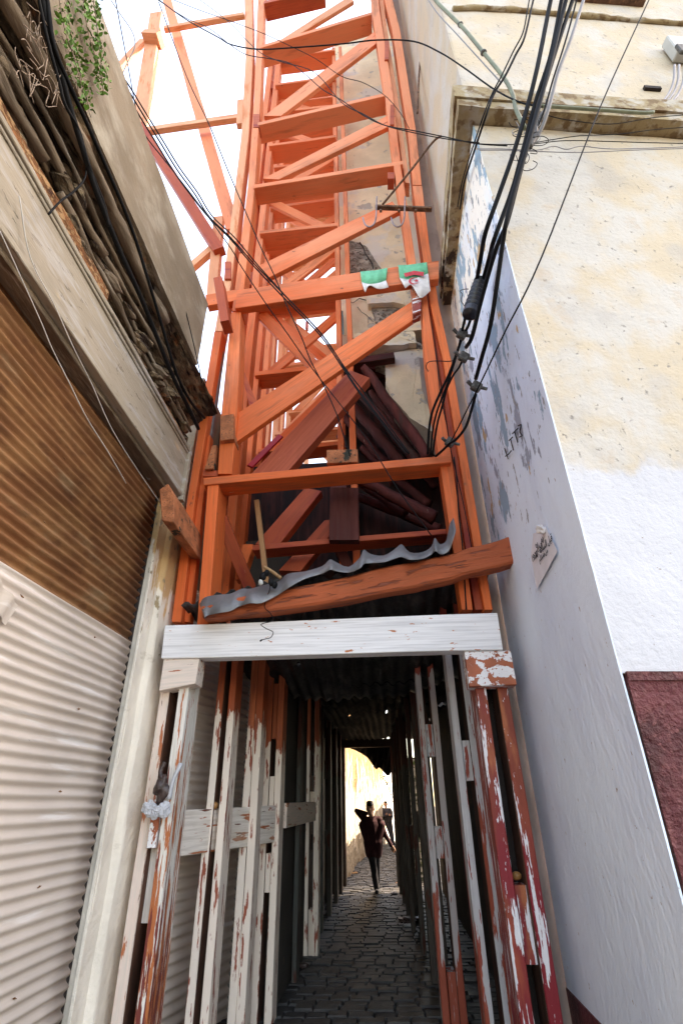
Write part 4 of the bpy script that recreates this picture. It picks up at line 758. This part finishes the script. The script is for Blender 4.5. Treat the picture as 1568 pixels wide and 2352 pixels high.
cable([(100,-40),(120,0),(170,80),(225,150),(280,215),(330,305),(380,370),(450,460),(530,570),(551,607),(607,692),(657,762),(703,828),(746,884),(786,935),(832,994),(857,1031),(913,1123),(990,1230)],lambda t,x,y:A(x,y,1.2+(3.8-1.2)*min(1,t*1.4)),.005,'thin cable below the bundle, running down to the crumpled sheet',group=g2)
cable([(365,5),(400,100),(435,190),(480,285),(525,395),(570,500),(600,570),(631,635),(659,703),(692,774),(715,832),(746,891),(774,954),(786,992),(804,1048)],lambda t,x,y:A(x,y,2.6+1.4*min(1,t*1.3)),.006,'cable dropping steeply past the sky to the wooden bearing block',group=g2)
g3='thin cables crossing the sky in front of the tower'
cable([(355,-5),(425,40),(480,65),(525,100),(565,125),(620,135),(665,145),(700,170),(740,205),(784,230),(834,265),(884,288),(949,300),(1024,315),(1094,330),(1164,335)],yy(3.2,2.5),.005,'lowest wavy cable over the sky, ending at the wire tangle',group=g3)
cable([(375,-10),(450,20),(520,45),(600,75),(665,105),(725,135),(784,175),(834,190),(884,220),(919,260),(939,295)],yy(3.2,3.9),.005,'cable over the sky that ends on the right posts',group=g3)
cable([(355,-8),(425,43),(500,85),(530,102),(590,113),(665,110),(784,101),(864,92),(949,95),(1009,120),(1064,155),(1134,205),(1194,235),(1244,245)],yy(2.6,2.2),.007,'thick black cable swinging up over the top rungs to the facade',group=g3)
cable([(440,-15),(460,0),(525,50),(590,115),(640,140),(720,165),(784,235),(834,262),(884,288),(950,305),(1030,320),(1100,328)],yy(3.1,2.5),.0045,'diagonal thin cable starting at the top edge over the sky',group=g3)
g4='heavy black supply cables on the right'
K1=[(1276,-40),(1264,0),(1234,150),(1209,250),(1179,350),(1144,450),(1114,535),(1104,588),(1094,645)]
K2=[(1300,-40),(1289,0),(1264,125),(1229,235),(1199,350),(1174,440),(1134,550),(1124,588),(1108,645)]
K3=[(1326,-40),(1314,0),(1284,90),(1249,200),(1219,300),(1189,415),(1164,510),(1141,565),(1120,633),(1101,703),(1083,774),(1070,797)]
K4=[(1308,-40),(1299,0),(1272,110),(1242,225),(1209,340),(1182,430),(1162,510),(1155,551),(1141,650),(1125,750),(1106,820),(1092,870)]
kn=lambda a,m,b,k:(lambda t,x,y:A(x,y,a+(m-a)*t/k if t<k else m+(b-m)*(t-k)/(1-k)))
YK=kn(1.75,2.4,2.98,.72); 
cable(K1,YK,.018,'heavy black cable entering the left of the ribbed insulator',group=g4); cable(K2,YK,.018,'heavy black cable entering the top of the ribbed insulator',group=g4)
cable(K3,kn(1.75,2.4,3.2,.62),.017,'heavy black cable passing close beside the insulator to a clamp',group=g4); cable(K4,kn(1.75,2.4,3.3,.66),.017,'heavy black cable farthest right, ending in the lowest clamp',group=g4)
cable([(1234,-30),(1224,0),(1204,85),(1184,125),(1159,175),(1134,215),(1114,270),(1094,330),(1079,375),(1064,425),(1056,480)],kn(1.85,2.2,3.3,.62),.009,'black cable bending down the cornice into the sooty hole',group=g4)
cable([(1220,-30),(1211,20),(1200,75),(1178,118),(1152,172),(1128,218),(1108,270),(1088,330),(1074,372),(1060,420),(1050,475)],kn(1.85,2.2,3.3,.62),.006,'thinner twin of the cable that bends into the sooty hole',group=g4)
cable([(1350,-40),(1339,0),(1310,90),(1280,170),(1262,240),(1245,290),(1225,330)],yy(1.9,2.35),.014,'grey sheathed cable coming down to the wire tangle',M['cable_grey'],g4)
cable([(1330,-30),(1318,20),(1296,100),(1270,180),(1250,250),(1228,310)],yy(1.9,2.35),.008,'black cable tied beside the grey sheathed one',group=g4)
cable([(1500,-30),(1489,0),(1380,240),(1244,588),(1160,760),(1110,865),(1075,935),(1050,985),(1035,1013)],(lambda t,x,y:A(x,y,2.0+.25*t/.4 if t<.4 else 2.25+(3.9-2.25)*(t-.4)/.6)),.0055,'long straight thin cable slanting down across the cream facade',group=g4)
g5='black cables dropping behind the right post'
cable([(1062,770),(1045,820),(1029,863),(1008,907),(991,950),(984,996),(982,1043)],yy(3.2,4.1),.012,'leftmost black cable curving from the upper clamp to the rung',group=g5)
cable([(1058,775),(1048,815),(1036,855),(1020,900),(1003,945),(993,990),(988,1046)],yy(3.2,4.1),.009,'second black cable curving from the upper clamp',group=g5)
cable([(1064,820),(1054,843),(1040,862),(1026,891),(1017,926),(1005,968),(998,1008),(993,1043)],yy(3.2,4.1),.010,'black cable curving from the middle clamp to the rung',group=g5)
cable([(1092,905),(1083,938),(1069,980),(1048,1008),(1033,1018),(1015,1035),(1000,1048)],yy(3.3,4.1),.012,'black cable from the lowest clamp to the knot on the post',group=g5)
cable([(1042,1050),(1048,1100),(1053,1180),(1062,1260),(1070,1400)],yy(4.12,4.12),.007,'black cable running down the face of the right posts',group=g5)
cable([(1000,800),(1010,900),(1026,980),(1036,1040),(1062,1150),(1090,1300)],yy(4.16,4.16),.0045,'thin cable stapled down the joint of the right posts',group=g5)
cable([(982,853),(978,842),(983,832),(1000,829),(1030,830),(1045,826)],yy(4.1,3.4),.0045,'thin tie cable looped round the right post',group=g5)
g6='loose wires strung along the cream facade'
for k,(pts,lb) in enumerate(((  [(1094,330),(1150,332),(1210,330),(1260,322),(1330,312),(1420,308),(1500,298),(1600,290)],'wire rising gently to the right under the cornice'),([(1094,342),(1150,342),(1230,345),(1270,336),(1300,343),(1335,336),(1400,342),(1500,340),(1600,336)],'wavy wire below the cornice'),([(1230,330),(1300,323),(1400,325),(1500,328),(1600,330)],'straight wire between the two wavy ones'),([(1100,345),(1160,345),(1240,348),(1330,350),(1450,345),(1600,340)],'lowest loose wire on the cream facade'),([(1245,262),(1300,275),(1400,285),(1500,270),(1600,262)],'wire drooping over the mouldy cornice face'))):
    cable(pts,lambda t,x,y:AF(x,y,.28),.0035,lb,M['cable_grey'] if k%2 else None,g6,6,'facade_wire')
# wire tangle
TG=empty('wire_tangle',A(1215,330,2.3),'tangle of looped grey and black wires under the cornice','wires')
for k in range(13):
    c=A(1215+random.uniform(-30,28),340+random.uniform(-75,40),2.3); ph=random.uniform(0,6); a=random.uniform(.03,.10); b=random.uniform(.03,.09)
    tubeobj('wire_loop',[c+Vector((a*math.cos(ph+t*1.1),.02*math.sin(t),b*math.sin(ph+t*1.1)))+Vector((0,0,-t*.006)) for t in range(6)],.003,M['cable_grey'] if k%2 else M['cable'],TG,seg=5)
tubeobj('wire_bunch',[A(x,y,2.32) for x,y in ((1258,230),(1248,260),(1232,285),(1226,315),(1215,340))],.02,M['clamp'],TG,rough=.9)
# conduits
CO=empty('conduit_run',AF(1250,246,.05),'green-grey conduit pipe slanting to the cornice and running along it','pipe')
tubeobj('slanting_pipe',[A(x,y,2.25) for x,y in ((970,-50),(999,0),(1059,60),(1109,120),(1154,175),(1176,215),(1184,250),(1205,295))],.018,M['conduit'],CO)
tubeobj('thin_pipe',[A(x,y,2.27) for x,y in ((965,-30),(1000,25),(1050,80),(1100,135),(1150,190))],.006,M['cable_grey'],CO)
tubeobj('level_pipe',[AF(x,y,.2) for x,y in ((1240,243),(1300,247),(1400,254),(1470,259),(1500,258))],.016,M['conduit'],CO)
for x,y in ((1057,56),(1110,122)): blob('pipe_clip',A(x,y,2.25),.028,M['clamp'],None,None,(1,1,.8),.3,20,CO)
JB=empty('junction_box',AF(1556,110,.08),'grey junction box with bent pipes at the right edge of the facade','box')
RZ=Matrix.Rotation(math.radians(8.4),4,'Z'); bm=bmesh.new(); box(bm,(-.10,-.05,-.2),(.16,.06,.2),.012); link('box_body',bm,M['boxgrey'],JB,mtx=Matrix.Translation(AF(1556,112,.08))@RZ)
bm=bmesh.new(); box(bm,(-.03,-.02,-.1),(.1,.02,.08),.01); link('opening',bm,M['clamp'],JB,mtx=Matrix.Translation(AF(1560,112,.15))@RZ)
for k,dx in enumerate((0,10,22)): tubeobj('bent_pipe',[AF(x+dx,y,.14) for x,y in ((1548,150),(1546,185),(1535,215),(1515,238),(1485,252),(1465,258))],.013,M['cable_grey'],JB)
# insulator and clamps
def insul(a,b,Y,label):
    p=A(*a,Y); q=A(*b,Y-.03); bm=bmesh.new(); n=40; L=(q-p); pts=[p+L*(k/n) for k in range(n+1)]; rad=[.045+.011*(1 if (k%5) in (0,1) else -1)+(.01*k/n) for k in range(n+1)]; rad[0]=.03
    for k in range(n-6,n+1): rad[k]=.06
    tube(bm,pts,rad,16); bmesh.ops.recalc_face_normals(bm,faces=bm.faces[:]); return link('insulator_body',bm,M['rubber'],None,smooth=True),p,q
o,p,q=insul((1102,645),(1078,722),2.98,''); tag(o,'ribbed black rubber insulator on the heavy cables','insulator')
cable([(1072,715),(1064,700),(1058,690),(1061,676),(1056,668),(1068,664),(1075,664)],yy(2.95,2.95),.004,'short bent wire sticking out of the insulator',M['clamp'],g5,6,'tie_wire')
for pts in ([(1083,722),(1076,745),(1068,762)],[(1070,722),(1064,745),(1060,765)]): cable(pts,yy(2.98,3.15),.012,'short cable from the insulator to the upper clamp, '+('right one' if pts[0][0]==1083 else 'left one'),None,g5)
for x,y,Y,lb in ((1060,768,3.15,'upper cable clamp hanging below the insulator'),(1064,820,3.2,'middle cable clamp beside the right post'),(1093,888,3.3,'lowest cable clamp on the rightmost heavy cable'),(1033,1016,3.95,'cable clamp knotted on the face of the right post')):
    c=A(x,y,Y); C_=empty('cable_clamp',c,lb,'clamp','metal clamps on the heavy cables'); bm=bmesh.new(); R_=Matrix.Translation(c)@Matrix.Rotation(.5,4,'Y')@Matrix.Rotation(.3,4,'Z'); box(bm,(-.04,-.025,-.045),(.04,.025,.045),.01); link('clamp_body',bm,M['clamp'],C_,mtx=R_)
    for s in (-1,1): bm=bmesh.new(); bmesh.ops.create_cone(bm,segments=8,radius1=.016,radius2=.013,depth=.11,cap_ends=True); link('clamp_bolt',bm,M['clamp'],C_,mtx=R_@Matrix.Translation((.035*s,0,.015*s))@Matrix.Rotation(math.pi/2,4,'Y')@Matrix.Rotation(s*.4,4,'X'))
# rusty bracket rod on the upper side wall
RR=empty('rusty_bracket',AX(970,150,1.05),'long rusty bracket rod hanging on the white side wall near the top','bracket')
def AS(x,y): return A(x,y,3.9)
tubeobj('rod',[AS(x,y) for x,y in ((978,-20),(977,60),(968,110),(962,170),(958,260))],.016,M['iron'],RR); blob('rod_knuckle',AS(966,100),.085,M['iron'],None,None,(.8,.6,1.9),.6,12,RR); blob('rod_knuckle',AS(972,60),.04,M['iron'],None,None,(.8,.6,2.5),.5,14,RR)
# hanging plugs and wire on the awning
PL=empty('dangling_plugs',A(610,1335,3.9),'dark plugs and a thin curled wire dangling from the crumpled sheet over the white lintel','wires')
tubeobj('curled_wire',[A(x,y,3.95) for x,y in ((618,1330),(620,1350),(612,1375),(608,1395),(622,1410),(626,1425),(604,1432),(600,1436),(612,1444),(627,1452),(622,1464),(612,1467),(600,1470)) ],.0032,M['cable'],PL,seg=6)
tubeobj('wire_end',[A(602,1469,3.95),A(597,1473,3.95)],.006,M['cable'],PL)
for x,y,s in ((605,1325,.03),(612,1318,.025),(622,1336,.028),(600,1338,.022),(630,1342,.025)): blob('plug',A(x,y,3.9),s,M['cable'] if x!=600 else M['boxgrey'],None,None,(1,1,1.4),.5,20,PL)
tubeobj('cane_stick',[A(590,1295,3.95),A(600,1320,3.93),A(612,1345,3.92)],.012,M['rawwood'],PL) if 0 else None
tag(tubeobj('bamboo_stick',[A(606,1302,3.9),A(625,1313,3.95),A(645,1328,4.0)],.014,M['rawwood']),'short bamboo stick lying on the crumpled sheet','stick')
rn=random.Random(5)
for k,(x,y,c) in enumerate(((936,2130,'bagwhite'),(925,2118,'bagblack'),(942,2120,'bagblack'),(905,2055,'bagblack'),(718,2080,'rawwood'),(915,2030,'onion'),(812,2008,'rawwood'),(688,2225,'bagblack'))):
    r_=ray(x,y); t_=-H/r_.z; c_=Vector((r_.x*t_,r_.y*t_,.02)); blob('litter',c_,.05 if k!=2 else .11,M[c],['crumpled white wrapper at the foot of the right props','dark scrap beside the white wrapper','larger black bag heap against the right props','dark litter piece near the walking person','brown scrap by the left props','small tan scrap at the sunlit threshold, right side','small brown scrap at the sunlit threshold, left side','dark scrap at the foot of the left pier'][k],'litter',(1.3,1,.5),1.2,18)
# ---------------------------------------------------------------- people
def cap(bm,a,b,ra,rb,seg=12):
    a=Vector(a); b=Vector(b); d=(b-a); L=d.length; pts=[];rad=[]
    if L<1e-5: return
    u=d/L
    for k in range(5): t=math.pi/2*(1-k/4); pts.append(a-u*ra*math.sin(t)); rad.append(max(.001,ra*math.cos(t)))
    for k in range(1,6): pts.append(a+d*k/6); rad.append(ra+(rb-ra)*k/6)
    for k in range(5): t=math.pi/2*k/4; pts.append(b+u*rb*math.sin(t)); rad.append(max(.001,rb*math.cos(t)))
    tube(bm,pts,rad,seg)
def shell(name,caps,mat,parent,vox=.012,squash=None,off=Vector((0,0,0)),rot=0):
    bm=bmesh.new()
    for c in caps: cap(bm,*c)
    if squash:
        for v in bm.verts: squash(v)
    bmesh.ops.recalc_face_normals(bm,faces=bm.faces[:])
    m=Matrix.Translation(off)@Matrix.Rotation(rot,4,'Z')
    o=link(name,bm,mat,parent,mtx=m,smooth=True); r=o.modifiers.new('r','REMESH'); r.mode='VOXEL'; r.voxel_size=vox; r.use_smooth_shade=True
    s=o.modifiers.new('s','SMOOTH'); s.iterations=2; return o
def hand(w,d,side,curl=.4,palm_n=Vector((0,1,0))):
    """palm and five fingers from the wrist w along d"""
    d=Vector(d).normalized(); n=palm_n; s=d.cross(n).normalized(); w=Vector(w); out=[]
    for k in range(4): o=s*(.03-.02*k); out.append((w+o*.6,w+d*.085+o,.014,.012))
    for k,l in enumerate((.068,.078,.072,.055)):
        o=s*(.03-.02*k); a=w+d*.09+o; b=a+(d*math.cos(curl)+n*math.sin(curl))*l*.5; c=b+(d*math.cos(curl*2)+n*math.sin(curl*2))*l*.5; out+=[(a,b,.0095,.0085),(b,c,.0085,.007)]
    a=w+d*.025+s*.03*side; b=a+(d*.7+s*side*.7).normalized()*.045; c=b+(d*.9+s*side*.3+n*.3).normalized()*.035; out+=[(a,b,.012,.010),(b,c,.010,.008)]
    return out
def person(loc,rot,label,J,top,bot,shirt_len,scale=1.,hood=False,top_r=1.):
    P_=empty('person',loc,label,'person'); V=lambda k:Vector(J[k])*scale; S=scale
    hd=V('head'); nk=V('neck')
    body=[(nk+Vector((0,0,-.02)),hd+Vector((0,0,-.05)),.055*S,.05*S),(hd+Vector((0,0,.035)),hd+Vector((0,0,-.02)),.085*S,.078*S),(hd+Vector((0,-.03,-.06))*S,hd+Vector((0,-.045,-.085))*S,.05*S,.035*S),
          (hd+Vector((0,-.08,.0))*S,hd+Vector((0,-.098,-.03))*S,.012*S,.016*S),(hd+Vector((-.082,0,.0))*S,hd+Vector((-.086,.01,-.035))*S,.014*S,.010*S),(hd+Vector((.082,0,.0))*S,hd+Vector((.086,.01,-.035))*S,.014*S,.010*S),
          (hd+Vector((-.02,-.075,-.062))*S,hd+Vector((.02,-.075,-.062))*S,.009*S,.009*S),
          (V('pelvis'),V('chest'),.115*S,.12*S),(V('shL'),V('shR'),.06*S,.06*S)]
    for s in 'LR':
        body+=[(V('sh'+s),V('el'+s),.048*S,.038*S),(V('el'+s),V('wr'+s),.036*S,.025*S),(V('hip'+s),V('kn'+s),.078*S,.052*S),(V('kn'+s),V('an'+s),.05*S,.036*S),(V('an'+s)+Vector((0,.03,-.03))*S,V('toe'+s),.036*S,.03*S)]
        dd=V('wr'+s)-V('el'+s); pn=Vector(J.get('pn'+s,(0,-1,0))); body+=hand(V('wr'+s),dd,1 if s=='L' else -1,J.get('curl',.5),pn)
    def sq(v): pass
    shell('body',body,M['skin'],P_,.008,None,Vector(loc),rot)
    hair=[(hd+Vector((0,.02,.045))*S,hd+Vector((0,.03,.0))*S,.092*S,.086*S),(hd+Vector((0,-.03,.075))*S,hd+Vector((0,.02,.07))*S,.065*S,.08*S)]
    if hood: hair+=[(hd+Vector((-.03,.0,.10))*S,hd+Vector((.02,.03,.10))*S,.055*S,.055*S),(hd+Vector((0,.05,-.03))*S,nk+Vector((0,.05,.02)),.07*S,.05*S)]
    shell('hair',hair,M['hair'],P_,.012,None,Vector(loc),rot)
    k=top_r; t=[(V('pelvis'),V('chest'),.145*S*k,.14*S*k),(V('shL'),V('shR'),.075*S,.075*S),(V('hipL')+Vector((0,0,.1)),V('shL')+Vector((.03,0,-.1)),.12*S*k,.10*S),(V('hipR')+Vector((0,0,.1)),V('shR')+Vector((-.03,0,-.1)),.12*S*k,.10*S)]
    for s in 'LR':
        t+=[(V('sh'+s),V('el'+s),.064*S,.052*S),(V('el'+s),V('el'+s).lerp(V('wr'+s),.93),.052*S,.042*S)]
        if shirt_len: t+=[(V('hip'+s)+Vector((0,0,.05)),V('hip'+s).lerp(V('kn'+s),shirt_len)*1.,.125*S*k,.115*S*k)]
    if shirt_len: t+=[(V('hipL').lerp(V('knL'),shirt_len*.9),V('hipR').lerp(V('knR'),shirt_len*.9),.11*S*k,.11*S*k)]
    shell('shirt',t,top,P_,.014,None,Vector(loc),rot)
    b=[(V('pelvis')+Vector((0,0,-.03)),V('pelvis')+Vector((0,0,.04)),.13*S,.12*S)]
    for s in 'LR': b+=[(V('hip'+s),V('kn'+s),.098*S,.074*S),(V('kn'+s),V('kn'+s).lerp(V('an'+s),.95),.072*S,.06*S)]
    shell('trousers',b,bot,P_,.014,None,Vector(loc),rot)
    for s in 'LR': shell('shoe',[(V('an'+s)+Vector((0,.045,-.04))*S,V('toe'+s)+Vector((0,0,0)),.045*S,.038*S)],M['blackcloth'],P_,.01,None,Vector(loc),rot)
    return P_
# walking away from / toward the light, left arm raised to the nape (screen left)
J1=dict(head=(-.03,0,1.50),neck=(-.01,0,1.36),chest=(0,0,1.2),pelvis=(.02,0,.86),shL=(.16,0,1.28),shR=(-.16,0,1.28),elR=(-.33,-.03,1.46) ,wrR=(-.10,.07,1.40),elL=(.27,.02,1.02),wrL=(.40,-.05,.80),
 hipL=(.08,0,.83),hipR=(-.06,0,.83),knL=(.07,.06,.47),knR=(-.0,-.10,.46),anL=(.06,.28,.14),anR=(.05,-.12,.075),toeL=(.06,.20,.04),toeR=(.06,-.26,.035),curl=.6,pnR=(0,-.3,-1))
person((-.42,13.2,.0),0,'person in a long plum shirt walking in the passage, one hand behind the head',J1,M['plum'],M['blackcloth'],.38,hood=True,top_r=1.12)
J2=dict(head=(-.02,-.02,1.55),neck=(-.01,0,1.42),chest=(0,0,1.26),pelvis=(.06,.03,.9),shL=(.17,0,1.34),shR=(-.17,0,1.34),elR=(-.2,-.06,1.07),wrR=(.06,-.18,1.12),elL=(.25,-.06,1.08),wrL=(.02,-.2,1.15),
 hipL=(.15,.02,.87),hipR=(-.02,.02,.87),knL=(.2,-.05,.48),knR=(.10,-.08,.48),anL=(.24,-.02,.08),anR=(.2,-.12,.08),toeL=(.27,-.16,.035),toeR=(.2,-.28,.035),curl=.8)
person((-.2,27.2,.0),.1,'person in charcoal clothes standing with folded arms against the white wall at the far end',J2,M['greycloth'],M['greycloth'],.0)
